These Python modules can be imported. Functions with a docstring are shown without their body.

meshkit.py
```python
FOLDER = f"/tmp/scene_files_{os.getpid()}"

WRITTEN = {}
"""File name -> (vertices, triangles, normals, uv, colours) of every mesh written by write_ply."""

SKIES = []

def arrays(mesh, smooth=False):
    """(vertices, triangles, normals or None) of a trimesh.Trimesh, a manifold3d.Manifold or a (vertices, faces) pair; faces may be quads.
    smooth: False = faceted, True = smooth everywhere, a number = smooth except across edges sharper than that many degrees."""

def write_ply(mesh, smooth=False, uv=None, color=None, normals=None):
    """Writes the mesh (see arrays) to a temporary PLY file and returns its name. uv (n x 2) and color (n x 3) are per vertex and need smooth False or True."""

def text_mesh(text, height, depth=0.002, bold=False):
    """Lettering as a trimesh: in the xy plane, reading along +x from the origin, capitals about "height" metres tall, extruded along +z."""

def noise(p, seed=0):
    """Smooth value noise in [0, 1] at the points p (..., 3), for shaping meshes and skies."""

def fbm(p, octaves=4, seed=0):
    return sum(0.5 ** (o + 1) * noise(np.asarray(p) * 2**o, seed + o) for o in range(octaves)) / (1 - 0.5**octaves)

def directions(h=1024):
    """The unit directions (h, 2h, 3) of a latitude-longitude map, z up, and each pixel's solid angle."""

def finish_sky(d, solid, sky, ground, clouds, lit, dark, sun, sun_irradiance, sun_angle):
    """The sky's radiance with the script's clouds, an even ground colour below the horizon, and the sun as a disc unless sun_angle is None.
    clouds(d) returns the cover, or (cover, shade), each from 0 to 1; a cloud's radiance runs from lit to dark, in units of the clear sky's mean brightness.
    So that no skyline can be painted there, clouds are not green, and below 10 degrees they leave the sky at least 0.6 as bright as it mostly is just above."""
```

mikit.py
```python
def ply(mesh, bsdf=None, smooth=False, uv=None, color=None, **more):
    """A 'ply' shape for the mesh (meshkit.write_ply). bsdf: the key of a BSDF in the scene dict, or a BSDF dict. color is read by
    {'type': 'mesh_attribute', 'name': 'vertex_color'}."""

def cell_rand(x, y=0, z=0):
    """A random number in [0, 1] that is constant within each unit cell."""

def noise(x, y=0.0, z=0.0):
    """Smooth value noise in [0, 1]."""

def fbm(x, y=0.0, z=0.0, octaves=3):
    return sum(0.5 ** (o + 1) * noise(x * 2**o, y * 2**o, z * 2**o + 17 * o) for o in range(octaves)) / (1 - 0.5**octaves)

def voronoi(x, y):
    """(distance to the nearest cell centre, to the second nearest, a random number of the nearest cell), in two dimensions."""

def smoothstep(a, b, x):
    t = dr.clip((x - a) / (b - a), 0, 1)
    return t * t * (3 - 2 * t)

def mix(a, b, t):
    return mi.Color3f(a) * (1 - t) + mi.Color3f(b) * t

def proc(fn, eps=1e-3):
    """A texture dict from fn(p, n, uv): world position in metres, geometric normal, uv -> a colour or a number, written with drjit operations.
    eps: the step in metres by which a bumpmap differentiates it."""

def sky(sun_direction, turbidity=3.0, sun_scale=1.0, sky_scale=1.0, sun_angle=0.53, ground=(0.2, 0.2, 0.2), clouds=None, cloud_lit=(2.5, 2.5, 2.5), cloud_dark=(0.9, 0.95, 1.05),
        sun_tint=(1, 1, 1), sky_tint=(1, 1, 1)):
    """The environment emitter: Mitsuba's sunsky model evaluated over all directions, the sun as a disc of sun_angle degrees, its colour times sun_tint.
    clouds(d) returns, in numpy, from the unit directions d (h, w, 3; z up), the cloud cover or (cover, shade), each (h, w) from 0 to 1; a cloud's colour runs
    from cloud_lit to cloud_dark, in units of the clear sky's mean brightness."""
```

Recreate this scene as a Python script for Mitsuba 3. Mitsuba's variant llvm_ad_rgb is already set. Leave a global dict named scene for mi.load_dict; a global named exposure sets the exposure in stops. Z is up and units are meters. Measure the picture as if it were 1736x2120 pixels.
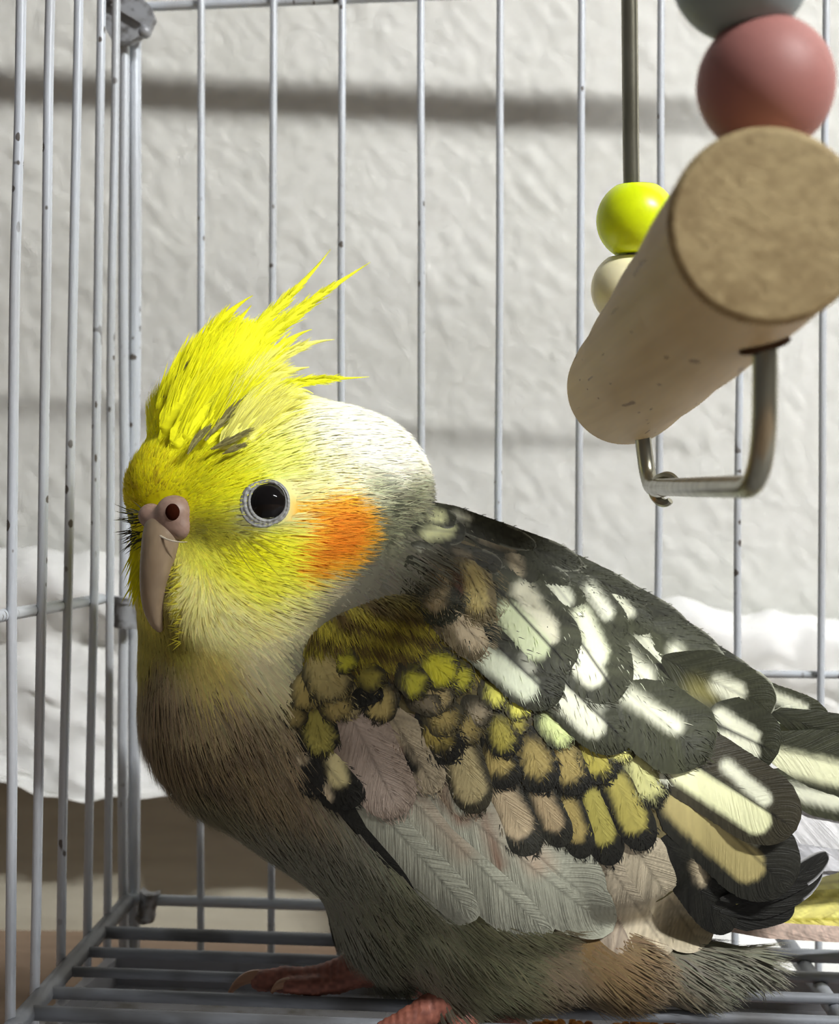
import math, numpy as np, trimesh, mitsuba as mi, mikit, meshkit
from scipy.ndimage import gaussian_filter, distance_transform_edt, map_coordinates
from scipy.spatial import cKDTree
T = mi.ScalarTransform4f
rng = np.random.default_rng(7)
scene, labels = {}, {}

# ------------------------------------------------------------------ camera, light, exposure
F = 3220.0                      # focal length in pixels of the 1736 x 2120 frame
exposure = 0.0
scene['camera'] = {'type': 'thinlens', 'fov': math.degrees(2 * math.atan(868 / F)), 'fov_axis': 'x', 'aperture_radius': 0.00058,
                   'focus_distance': 0.19, 'near_clip': 0.01, 'far_clip': 50.0,
                   'to_world': T().look_at(origin=[0, 0, 0], target=[0, 1, 0], up=[0, 0, 1])}
scene['room_light'] = {'type': 'constant', 'radiance': {'type': 'rgb', 'value': [0.115, 0.115, 0.115]}}
LAMP_AT = np.array([0.36, -0.14, 0.38])


LAMP_R, LAMP_L = 0.004, 0.24       # a bare tube lamp, parallel to the wall
scene['tube_lamp'] = {'type': 'cylinder', 'p0': (LAMP_AT - [LAMP_L / 2, 0, 0]).tolist(), 'p1': (LAMP_AT + [LAMP_L / 2, 0, 0]).tolist(), 'radius': LAMP_R,
                      'emitter': {'type': 'area', 'radiance': {'type': 'rgb', 'value': [985.0, 984.0, 976.0]}}, 'bsdf': {'type': 'diffuse', 'reflectance': {'type': 'rgb', 'value': [.8, .8, .8]}}}
labels['tube_lamp'] = {'label': 'white tube lamp above the cage to the right', 'category': 'lamp'}

# ------------------------------------------------------------------ helpers
PX = 1 / 16100.0                # one pixel of the frame, in metres, at 0.2 m from the lens


def at(px, py, D):              # the point at distance D behind pixel (px, py), for measuring
    px, py, D = np.broadcast_arrays(np.asarray(px, float), py, D)
    return np.stack([(px - 868) / F * D, D, (1060 - py) / F * D], -1)


def U(px, py, w=0.0):           # the same with the distance as w pixels in front of 0.2 m
    return at(px, py, 0.2 - np.asarray(w) * PX)


def lin(r, g, b):
    c = np.array([r, g, b]) / 255.0
    return np.where(c <= 0.04045, c / 12.92, ((c + 0.055) / 1.055) ** 2.4)


def mix(a, b, t):
    f = lambda c: [float(x) for x in c] if isinstance(c, np.ndarray) else c
    return mikit.mix(f(a), f(b), t)


def tube(points, radius, sides=10, closed=True):
    p = np.asarray(points, float)
    r = np.broadcast_to(np.asarray(radius, float), (len(p),))
    t = np.gradient(p, axis=0)
    t /= np.linalg.norm(t, axis=1, keepdims=True)
    a = np.cross(t[0], [0, 0, 1.0] if abs(t[0][2]) < 0.9 else [1.0, 0, 0])
    A = []
    for k in range(len(p)):
        a = a - t[k] * (a @ t[k])
        a = a / np.linalg.norm(a)
        A.append(a)
    A = np.array(A)
    B = np.cross(t, A)
    th = np.arange(sides) * 2 * np.pi / sides
    v = p[:, None] + r[:, None, None] * (np.cos(th)[None, :, None] * A[:, None] + np.sin(th)[None, :, None] * B[:, None])
    i, j = np.meshgrid(np.arange(len(p) - 1), np.arange(sides), indexing='ij')
    j2 = (j + 1) % sides
    q = np.stack([i * sides + j, i * sides + j2, (i + 1) * sides + j2, (i + 1) * sides + j], -1).reshape(-1, 4)
    f = np.vstack([q[:, [0, 1, 2]], q[:, [0, 2, 3]]])
    v = v.reshape(-1, 3)
    if closed:
        n = len(v)
        v = np.vstack([v, p[0], p[-1]])
        k = np.arange(sides)
        f = np.vstack([f, np.stack([k * 0 + n, (k + 1) % sides, k], 1), np.stack([k * 0 + n + 1, (len(p) - 1) * sides + k, (len(p) - 1) * sides + (k + 1) % sides], 1)])
    return trimesh.Trimesh(v, f, process=False)


def spline(pts, n=40):
    from scipy.interpolate import CubicSpline
    pts = np.asarray(pts, float)
    s = np.r_[0, np.cumsum(np.linalg.norm(np.diff(pts, axis=0), axis=1))]
    return CubicSpline(s / s[-1], pts)(np.linspace(0, 1, n))


def rounded_path(pts, radii, n=8):        # polyline with rounded corners
    pts = [np.asarray(p, float) for p in pts]
    out = [pts[0]]
    for k in range(1, len(pts) - 1):
        a, b, c = pts[k - 1], pts[k], pts[k + 1]
        u, w = (a - b) / np.linalg.norm(a - b), (c - b) / np.linalg.norm(c - b)
        r = radii[k - 1]
        for s in np.linspace(0, 1, n):
            out.append((1 - s) ** 2 * (b + u * r) + 2 * s * (1 - s) * b + s * s * (b + w * r))
    out.append(pts[-1])
    dense = [out[0]]
    for a, b in zip(out[:-1], out[1:]):
        m = max(1, int(np.linalg.norm(b - a) / 0.004))
        dense += [a + (b - a) * (k + 1) / m for k in range(m)]
    return np.array(dense)


def lathe(profile, origin, axis, sections=48):   # profile: (radius, height) rows
    m = trimesh.creation.revolve(np.asarray(profile, float), sections=sections)
    m.apply_transform(trimesh.geometry.align_vectors([0, 0, 1], np.asarray(axis, float)))
    m.apply_translation(origin)
    return m


counts = {}


def numbered(key):
    n = counts.get(key, 0)
    counts[key] = n + 1
    return key if n == 0 else f'{key}_{n:03d}'


def put(key, mesh, bsdf, label=None, smooth=35, **more):
    k = numbered(key)
    scene[k] = mikit.ply(mesh, bsdf, smooth=smooth, **more)
    if label:
        labels[k] = {'label': label}
    return k


def surface_net(fn, lo, hi, h):           # a smooth closed mesh of the zero level of fn
    n = np.ceil((np.asarray(hi) - lo) / h).astype(int) + 1
    g = np.stack(np.meshgrid(*[lo[k] + h * np.arange(n[k]) for k in range(3)], indexing='ij'), -1)
    v = np.concatenate([fn(c.reshape(-1, 3)) for c in np.array_split(g, 12)]).reshape(n)
    ins = v < 0
    c8 = [(a, b, c) for a in (0, 1) for b in (0, 1) for c in (0, 1)]
    sl = lambda arr, o: arr[o[0]:n[0] - 1 + o[0], o[1]:n[1] - 1 + o[1], o[2]:n[2] - 1 + o[2]]
    cnt = sum(sl(ins, o).astype(int) for o in c8)
    cells = np.argwhere((cnt > 0) & (cnt < 8))
    idx = -np.ones(n - 1, int)
    idx[tuple(cells.T)] = np.arange(len(cells))
    vals = np.stack([v[tuple((cells + o).T)] for o in c8], 1)
    acc, w = np.zeros((len(cells), 3)), np.zeros(len(cells))
    for a in range(8):
        for b in range(a + 1, 8):
            oa, ob = np.array(c8[a]), np.array(c8[b])
            if np.abs(oa - ob).sum() != 1:
                continue
            va, vb = vals[:, a], vals[:, b]
            cr = (va < 0) != (vb < 0)
            t = np.where(cr, va / np.where(cr, va - vb, 1), 0)
            acc += np.where(cr[:, None], oa + t[:, None] * (ob - oa), 0)
            w += cr
    verts = lo + h * (cells + acc / w[:, None])
    faces = []
    for ax in range(3):
        e = [np.array(x) for x in ((1, 0, 0), (0, 1, 0), (0, 0, 1))]
        d1, d2 = e[(ax + 1) % 3], e[(ax + 2) % 3]
        A = ins[:-1] if ax == 0 else ins[:, :-1] if ax == 1 else ins[:, :, :-1]
        Bv = ins[1:] if ax == 0 else ins[:, 1:] if ax == 1 else ins[:, :, 1:]
        P = np.argwhere(A != Bv)
        P = P[(P[:, (ax + 1) % 3] > 0) & (P[:, (ax + 2) % 3] > 0) & (P[:, (ax + 1) % 3] < n[(ax + 1) % 3] - 1) & (P[:, (ax + 2) % 3] < n[(ax + 2) % 3] - 1)]
        q = np.stack([idx[tuple((P - s).T)] for s in (d1 * 0, d1, d1 + d2, d2)], 1)
        flip = ~ins[tuple(P.T)]
        q[flip] = q[flip][:, ::-1]
        faces.append(q)
    q = np.vstack(faces)
    m = trimesh.Trimesh(verts, np.vstack([q[:, [0, 1, 2]], q[:, [0, 2, 3]]]), process=False)
    if m.volume < 0:
        m.invert()
    return m


class Field:                              # smooth union of round cones and ellipsoids, in metres
    def __init__(self, k):
        self.prims, self.k = [], k * PX

    def cone(self, a, b):                 # (px, py, w, r) twice
        pa, pb = U(*a[:3]), U(*b[:3])
        self.prims.append(('c', pa, pb, a[3] * PX * pa[1] / .2, b[3] * PX * pb[1] / .2))
        return self

    def ball(self, a):
        return self.cone(a, (a[0] + 1, a[1], a[2], a[3]))

    def chain(self, *pts):
        for a, b in zip(pts[:-1], pts[1:]):
            self.cone(a, b)
        return self

    def ellipsoid(self, c, radii, axes):
        self.prims.append(('e', U(*c), np.asarray(radii, float) * PX, np.asarray(axes, float)))
        return self

    def __call__(self, p):
        d = None
        for q in self.prims:
            if q[0] == 'c':
                _, a, b, ra, rb = q
                ab = b - a
                t = np.clip((p - a) @ ab / (ab @ ab), 0, 1)
                e = np.linalg.norm(p - a - t[:, None] * ab, axis=1) - (ra + (rb - ra) * t)
            else:
                _, c, r, ax = q
                l = (p - c) @ ax.T
                k0 = np.linalg.norm(l / r, axis=1)
                k1 = np.linalg.norm(l / r ** 2, axis=1)
                e = k0 * (k0 - 1) / np.maximum(k1, 1e-9)
            if d is None:
                d = e
            else:
                h = np.clip(0.5 + 0.5 * (d - e) / self.k, 0, 1)
                d = d * (1 - h) + e * h - self.k * h * (1 - h)
        return d

    def normal(self, p):
        e = 0.15e-3
        g = np.stack([self(p + np.eye(3)[k] * e) - self(p - np.eye(3)[k] * e) for k in range(3)], 1)
        return g / np.maximum(np.linalg.norm(g, axis=1, keepdims=True), 1e-12)


STEP = 5
GX, GY = np.meshgrid(np.arange(150, 1901, STEP), np.arange(500, 2201, STEP), indexing='ij')


def depth_map(fn):                        # how far the field's near side lies, as w, over the pixel grid
    ray = at(GX, GY, 1.0).reshape(-1, 3)
    D = np.full(len(ray), 0.165)
    best, bestD = np.full(len(ray), 1.0), D.copy()
    for _ in range(70):
        s = fn(ray * D[:, None])
        b = s < best
        best, bestD = np.where(b, s, best), np.where(b, D, bestD)
        D = np.minimum(D + np.clip(0.7 * s, -1e-3, 1e-2), 0.26)
    w = ((0.2 - bestD) / PX).reshape(GX.shape)
    miss = (best > 0.15e-3).reshape(GX.shape)
    i = distance_transform_edt(miss, return_indices=True)
    w = w[tuple(i[1])] - 0.25 * i[0] * STEP
    return np.where(miss, gaussian_filter(w, 3), w), miss


def look_up(m, x, y):
    x, y = np.broadcast_arrays(np.asarray(x, float), np.asarray(y, float))
    return map_coordinates(m, [(x.ravel() - 150) / STEP, (y.ravel() - 500) / STEP], order=1, mode='nearest').reshape(x.shape)


# ------------------------------------------------------------------ materials
def rgb(*c):
    return {'type': 'rgb', 'value': [float(x) for x in c]}


VC = {'type': 'mesh_attribute', 'name': 'vertex_color'}


def two(b):
    return {'type': 'twosided', 'bsdf': b}


scene['feather_matte'] = two({'type': 'principled', 'base_color': VC, 'roughness': 0.75, 'specular': 0.25})
scene['body_matte'] = two({'type': 'diffuse', 'reflectance': VC})


def barb_relief(p, n, uv):
    a = mikit.smoothstep(0.1, 0.9, mikit.noise(uv.x * 70 + dr_abs(uv.y) * -28, uv.y * 2.0, 0.0))
    return a


import drjit as dr


def dr_abs(x):
    return dr.abs(x)


scene['vane'] = two({'type': 'bumpmap', 'arbitrary': mikit.proc(barb_relief, eps=4e-5), 'scale': 0.00004,
                     'bsdf': {'type': 'principled', 'base_color': VC, 'roughness': 0.6, 'specular': 0.3}})
scene['horn'] = {'type': 'principled', 'base_color': mikit.proc(lambda p, n, uv: mix(lin(144, 126, 102), lin(116, 99, 80), mikit.fbm(p.x * 900, p.y * 900, p.z * 300))), 'roughness': 0.42, 'specular': 0.4}
scene['cere_skin'] = {'type': 'principled', 'base_color': mikit.proc(lambda p, n, uv: mix(lin(150, 124, 110), lin(120, 96, 84), mikit.fbm(p.x * 1500, p.y * 1500, p.z * 1500))), 'roughness': 0.5}
scene['nostril_dark'] = {'type': 'diffuse', 'reflectance': rgb(*lin(45, 18, 10))}
scene['eye_black'] = {'type': 'principled', 'base_color': rgb(0.006, 0.005, 0.005), 'roughness': 0.05, 'specular': 0.2}
scene['eyelid_skin'] = {'type': 'principled', 'base_color': mikit.proc(lambda p, n, uv: mix(lin(160, 162, 160), lin(120, 122, 120), mikit.noise(p.x * 4000, p.y * 4000, p.z * 4000))), 'roughness': 0.6}
scene['foot_skin'] = {'type': 'principled', 'base_color': mikit.proc(lambda p, n, uv: mix(lin(150, 92, 74), lin(104, 58, 46), mikit.noise(p.x * 1800, p.y * 1800, p.z * 1800))), 'roughness': 0.6}
scene['flake_skin'] = {'type': 'diffuse', 'reflectance': rgb(*lin(188, 180, 162))}
scene['claw_horn'] = {'type': 'principled', 'base_color': rgb(*lin(150, 110, 84)), 'roughness': 0.45}


def wire_paint(p, n, uv):
    sp = mikit.smoothstep(0.78, 0.86, mikit.noise(p.x * 1500, p.y * 1500, p.z * 620))
    big = mikit.smoothstep(0.55, 0.70, mikit.noise(p.x * 60 + 9, p.y * 60, p.z * 45))
    return mix(mix(lin(196, 203, 212), lin(176, 178, 180), mikit.noise(p.x * 200, p.y * 200, p.z * 40)), lin(70, 60, 48), sp * big * 0.9)


scene['wire_paint'] = {'type': 'principled', 'base_color': mikit.proc(wire_paint), 'roughness': 0.34, 'specular': 0.5, 'metallic': 0.15}
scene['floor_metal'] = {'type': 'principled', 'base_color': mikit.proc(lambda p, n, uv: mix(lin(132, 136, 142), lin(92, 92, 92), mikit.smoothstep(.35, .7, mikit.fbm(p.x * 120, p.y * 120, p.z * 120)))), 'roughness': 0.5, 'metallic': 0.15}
scene['clip_metal'] = {'type': 'principled', 'base_color': mikit.proc(lambda p, n, uv: mix(lin(150, 152, 156), lin(84, 82, 80), mikit.smoothstep(.4, .7, mikit.fbm(p.x * 500, p.y * 500, p.z * 500)))), 'roughness': 0.5, 'metallic': 0.3}
scene['steel'] = {'type': 'principled', 'base_color': mikit.proc(lambda p, n, uv: mix(lin(168, 166, 150), lin(120, 116, 98), mikit.fbm(p.x * 600, p.y * 600, p.z * 150))), 'roughness': 0.27, 'metallic': 0.9}


def wood_side(p, n, uv):
    g = mikit.fbm(p.x * 900 + 3, p.y * 22, p.z * 900, 4)
    band = mikit.noise(p.x * 330, p.y * 8, p.z * 330)
    c = mix(lin(186, 166, 126), lin(150, 126, 86), 0.55 * g + 0.45 * band)
    pit = mikit.smoothstep(0.86, 0.9, mikit.noise(p.x * 1500, p.y * 260, p.z * 1500))
    return mix(c, lin(96, 70, 44), pit * 0.7)


def wood_end(p, n, uv):
    g = mikit.fbm(p.x * 1300, p.y * 1300, p.z * 1300, 4)
    big = mikit.fbm(p.x * 260, p.y * 260, p.z * 260, 3)
    return mix(lin(160, 143, 104), lin(122, 103, 68), mikit.smoothstep(0.15, 0.9, 0.65 * g + 0.35 * big))


scene['wood_side'] = {'type': 'principled', 'base_color': mikit.proc(wood_side), 'roughness': 0.55, 'specular': 0.3}
scene['wood_end'] = {'type': 'bumpmap', 'arbitrary': mikit.proc(lambda p, n, uv: mikit.fbm(p.x * 1500, p.y * 1500, p.z * 1500, 3), eps=1e-4), 'scale': 0.0001,
                     'bsdf': {'type': 'principled', 'base_color': mikit.proc(wood_end), 'roughness': 0.8}}
for nm, c, ro in (('bead_yellow', (.66, .80, .004), .3), ('bead_cream', (.84, .78, .50), .3), ('bead_pink', (.32, .135, .12), .55), ('bead_blue', (.20, .26, .27), .5)):  # pink and blue are darkened, the shade on them is in the colour
    scene[nm] = {'type': 'principled', 'base_color': rgb(*c), 'roughness': ro, 'specular': 0.4}


def wall_color(p, n, uv):
    g = mikit.fbm(p.x * 30, p.y * 30, p.z * 30, 4)
    fine = mikit.fbm(p.x * 420, p.y * 420, p.z * 420, 3)
    return mix(lin(226, 226, 222), lin(206, 206, 198), 0.6 * g + 0.4 * fine)


scene['wall_paint'] = {'type': 'bumpmap', 'arbitrary': mikit.proc(lambda p, n, uv: mikit.fbm(p.x * 500, p.y * 500, p.z * 500, 3), eps=3e-4), 'scale': 0.0003,
                       'bsdf': {'type': 'diffuse', 'reflectance': mikit.proc(wall_color)}}
scene['cloth_white'] = two({'type': 'diffuse', 'reflectance': mikit.proc(lambda p, n, uv: mix(lin(242, 242, 240), lin(226, 226, 222), mikit.fbm(p.x * 200, p.y * 200, p.z * 200)))})
scene['table_wood'] = {'type': 'principled', 'base_color': mikit.proc(lambda p, n, uv: mix(lin(150, 128, 108), lin(118, 98, 82), mikit.fbm(p.x * 30, p.y * 300, p.z * 30, 4))), 'roughness': 0.5}
scene['board_wood'] = {'type': 'principled', 'base_color': mikit.proc(lambda p, n, uv: mix(lin(206, 202, 184), lin(178, 172, 154), mikit.fbm(p.x * 40, p.y * 40, p.z * 300, 4))), 'roughness': 0.6}
scene['tray_plastic'] = {'type': 'principled', 'base_color': mikit.proc(lambda p, n, uv: mix(lin(150, 150, 154), lin(112, 106, 96), mikit.smoothstep(.5, .75, mikit.fbm(p.x * 160, p.y * 160, p.z * 10, 4)))), 'roughness': 0.5}
scene['seed_husk'] = {'type': 'diffuse', 'reflectance': mikit.proc(lambda p, n, uv: mix(lin(176, 120, 60), lin(120, 74, 36), mikit.cell_rand(dr.floor(p.x * 400), dr.floor(p.y * 400), 1)))}

# ------------------------------------------------------------------ the setting
WALL_D, WALL_SLOPE = 0.335, -0.03


def wall_sheet():
    x, z = np.meshgrid(np.r_[np.linspace(-0.6, -.16, 60), np.linspace(-.158, .14, 420), np.linspace(.145, .6, 60)], np.r_[np.linspace(-.12, .13, 360), np.linspace(.135, 0.5, 50)], indexing='ij')
    q = np.stack([x * 40, z * 40, x * 0], -1)
    ridge = meshkit.fbm(np.stack([x * 190 + z * 150, z * 110 - x * 80, x * 0], -1), 4, 3)       # slanting trowel marks
    lumps = meshkit.fbm(q * 0.55, 3, 9)
    y = WALL_D + WALL_SLOPE * x - 0.00085 * np.abs(ridge - 0.5) * 2 - 0.0016 * (lumps - 0.5)
    v = np.stack([x, y, z], -1).reshape(-1, 3)
    n, m = x.shape
    i, j = np.meshgrid(np.arange(n - 1), np.arange(m - 1), indexing='ij')
    f = np.stack([i * m + j, (i + 1) * m + j, (i + 1) * m + j + 1, i * m + j + 1], -1).reshape(-1, 4)
    return v, f


put('wall_back', wall_sheet(), 'wall_paint', smooth=True)
labels['wall_back'] = {'label': 'rough plastered off-white wall behind the cage', 'kind': 'structure'}
TABLE_Z = -0.0885
tb = trimesh.creation.box([1.3, 0.9, 0.03])
tb.apply_translation([0, -0.1, TABLE_Z - 0.015])
put('table', tb, 'table_wood', smooth=False)
labels['table'] = {'label': 'tan wooden table top that carries the cage', 'category': 'table'}


def cloth_sheet():                         # white cloth bunched along the foot of the wall
    n, m = 420, 120
    s = np.linspace(0, 1, n)
    X = -0.16 + 0.34 * s
    prof = np.array([[0.000, 0.0045], [0.003, 0.0062], [0.008, 0.0056], [0.0125, 0.0020], [0.0135, -0.0035], [0.0105, -0.0085], [0.0080, -0.0120], [0.0100, -0.0190],
                     [0.0145, -0.0265], [0.0165, -0.0345], [0.0185, -0.045], [0.021, -0.056], [0.026, -0.0645], [0.040, -0.0655], [0.058, -0.0655]])
    pr = spline(np.c_[prof, prof[:, 0] * 0], m)[:, :2]
    t = np.linspace(0, 1, m)
    S, Tt = np.meshgrid(X, t, indexing='ij')
    d = np.broadcast_to(pr[:, 0], S.shape).copy()
    z = np.broadcast_to(pr[:, 1], S.shape).copy()
    top = np.interp(X, [-0.16, -0.09, -0.055, -0.02, 0.05, 0.09, 0.18], [-0.020, -0.0155, -0.0135, -0.0165, -0.0255, -0.0305, -0.035])
    wob = meshkit.fbm(np.stack([X * 55, X * 0, X * 0], -1), 3, 5) - 0.5
    fade = np.clip(1 - (Tt - 0.6) / 0.25, 0, 1)
    z = np.where(Tt < 0.8, z, z) * 1.0
    base = top[:, None] + 0.010 * wob[:, None] * fade
    Z = base + z
    floor = 0.007 * (meshkit.fbm(np.stack([X * 60, X * 0, X * 0 + 3], -1), 3, 31) - .5)[:, None] * np.interp(X, [-.005, .03], [1, 0])[:, None] + np.interp(X, [-0.16, -0.005, 0.03, 0.18], [-0.054, -0.056, TABLE_Z + 0.0012, TABLE_Z + 0.0012])[:, None]
    d = np.where(Tt > .75, np.minimum(d, np.interp(X, [-.005, 0.03], [.0215, .06])[:, None]), d)
    k = np.clip((Tt - 0.25) / 0.55, 0, 1)
    Z = Z * (1 - k) + np.maximum(floor + (0.0655 + z) * 1.0, floor) * k
    wr = meshkit.fbm(np.stack([S * 70 + Tt * 3, Tt * 9, S * 0], -1), 4, 11) - 0.5
    wr2 = np.abs(meshkit.fbm(np.stack([S * 36 - Tt * 4, Tt * 5, S * 0 + 4], -1), 3, 21) - 0.5) * 2
    Y = WALL_D - 0.006 + WALL_SLOPE * S - d * 0.9 - (0.006 * wr + 0.007 * (wr2 - 0.4)) * np.clip(Tt * 6, 0, 1)
    Z = np.maximum(Z + 0.003 * wr * fade, floor)
    v = np.stack([S, Y, Z], -1).reshape(-1, 3)
    i, j = np.meshgrid(np.arange(n - 1), np.arange(m - 1), indexing='ij')
    return v, np.stack([i * m + j, i * m + j + 1, (i + 1) * m + j + 1, (i + 1) * m + j], -1).reshape(-1, 4)


put('cloth', cloth_sheet(), 'cloth_white', smooth=True)
labels['cloth'] = {'label': 'crumpled white cloth bunched along the wall behind the cage', 'category': 'cloth'}

up_ = trimesh.creation.box([1.3, 0.004, 0.036])
up_.apply_translation([0, 0, TABLE_Z + 0.018])
up_.apply_transform(trimesh.transformations.rotation_matrix(math.atan(WALL_SLOPE), [0, 0, 1]))
up_.apply_translation([0, WALL_D - 0.0065, 0])
put('trim_1', up_, 'board_wood', smooth=False)
labels['trim_1'] = {'label': 'tan wooden upstand along the back of the table', 'kind': 'structure'}

# ------------------------------------------------------------------ the cage
FLOOR_Z = -0.0643


def back_D(px):                            # distance of the back panel at an image column
    k = (np.asarray(px, float) - 868) / F
    return (0.255 - 0.12 * 0.0212) / (1 + 0.12 * k)


XC = (268 - 868) / F * float(back_D(268))
DC = float(back_D(268))


def side_D(px):                            # distance of the side panel at an image column
    return (XC - 0.038 * DC) / ((np.asarray(px, float) - 868) / F - 0.038)


def wire(a, b, r, n=26, bend=0.0002, seed=0):
    s = np.linspace(0, 1, n)[:, None]
    p = np.asarray(a) * (1 - s) + np.asarray(b) * s
    w = meshkit.noise(np.c_[s * 5, s * 0 + seed * 7.3, s * 0], seed) - 0.5
    w2 = meshkit.noise(np.c_[s * 5, s * 0 + seed * 7.3, s * 0 + 5], seed + 50) - 0.5
    p = p + np.c_[w * bend * 2, w2 * bend * 2, s * 0]
    return tube(p, r, 12)


cage = 'bird_cage'
labels[cage] = {'label': 'pale grey wire bird cage around the cockatiel', 'category': 'cage'}
back_cols = [(420, 415), (566, 560), (710, 704), (875, 866), (1039, 1028), (1206, 1194), (1371, 1354), (1538, 1522), (1712, 1692), (1885, 1864), (2060, 2036), (2240, 2214)]
for k, (a, b) in enumerate(back_cols):
    D = float(back_D(a))
    put(cage + '__wire', wire(at(a, -420, D), at(b, 2060, D), 0.00060, 40, 0.00022, k), 'wire_paint')
side_rows = [(46, 18, .00068), (109, 70, .00068), (170, 123, .00068), (216, 176, .00068), (243, 216, .00066), (-22, -50, .00068), (-100, -130, .00068)]
for k, (a, b, r) in enumerate(side_rows):
    D = float(side_D(a * 0.47 + b * 0.53))
    put(cage + '__wire', wire(at(a, -40 if a > 0 else -400, D) + (0, 0, 0.02), at(b, 2125, D) - (0, 0, 0.004), r, 40, 0.0003, 20 + k), 'wire_paint')
put(cage + '__corner_post', wire(at(259, -420, DC), at(256, 2052, DC), 0.00085, 40, 0.0003, 40), 'wire_paint', 'thicker wire at the corner')
put(cage + '__corner_post', wire(at(281, -420, DC + .002), at(275, 2052, DC + .002), 0.00105, 40, 0.0003, 41), 'wire_paint', 'thicker wire at the corner')


def plan(px_or_x, D):
    return None


def back_pt(px, z, off=0.0):
    D = float(back_D(px)) + off
    return np.array([(px - 868) / F * D, D, z])


def side_pt(px, z, off=0.0):
    D = float(side_D(px))
    return np.array([(px - 868) / F * D - off, D, z])


top_z = (1060 - 4) / F * float(back_D(420))
for (p0, z0, p1, z1, r, off) in ((262, FLOOR_Z, 2200, FLOOR_Z, .00095, .0), (262, top_z, 2200, top_z, .0008, .0014)):
    put(cage + '__rail', tube(np.linspace(back_pt(p0, z0, off), back_pt(p1, z1, off), 30), r, 12), 'wire_paint')
P_ = at(870, 186, WALL_D)                 # the roof rail, above the frame; its shadow crosses the wall
D_ = float(back_D(1100))
roof_z = P_[2] + (LAMP_AT[2] - P_[2]) * (P_[1] - D_) / (P_[1] - LAMP_AT[1])
put(cage + '__rail', tube(np.linspace(back_pt(-500, roof_z, .0), back_pt(2400, roof_z, .0), 40), .0028, 14), 'wire_paint', 'thick rail of the cage roof')
zr = (1060 - 1398) / F * float(back_D(1640))
put(cage + '__rail', tube(np.linspace(back_pt(1290, zr, .0013), back_pt(2200, zr, .0013), 24), .00062, 12), 'wire_paint')
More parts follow.
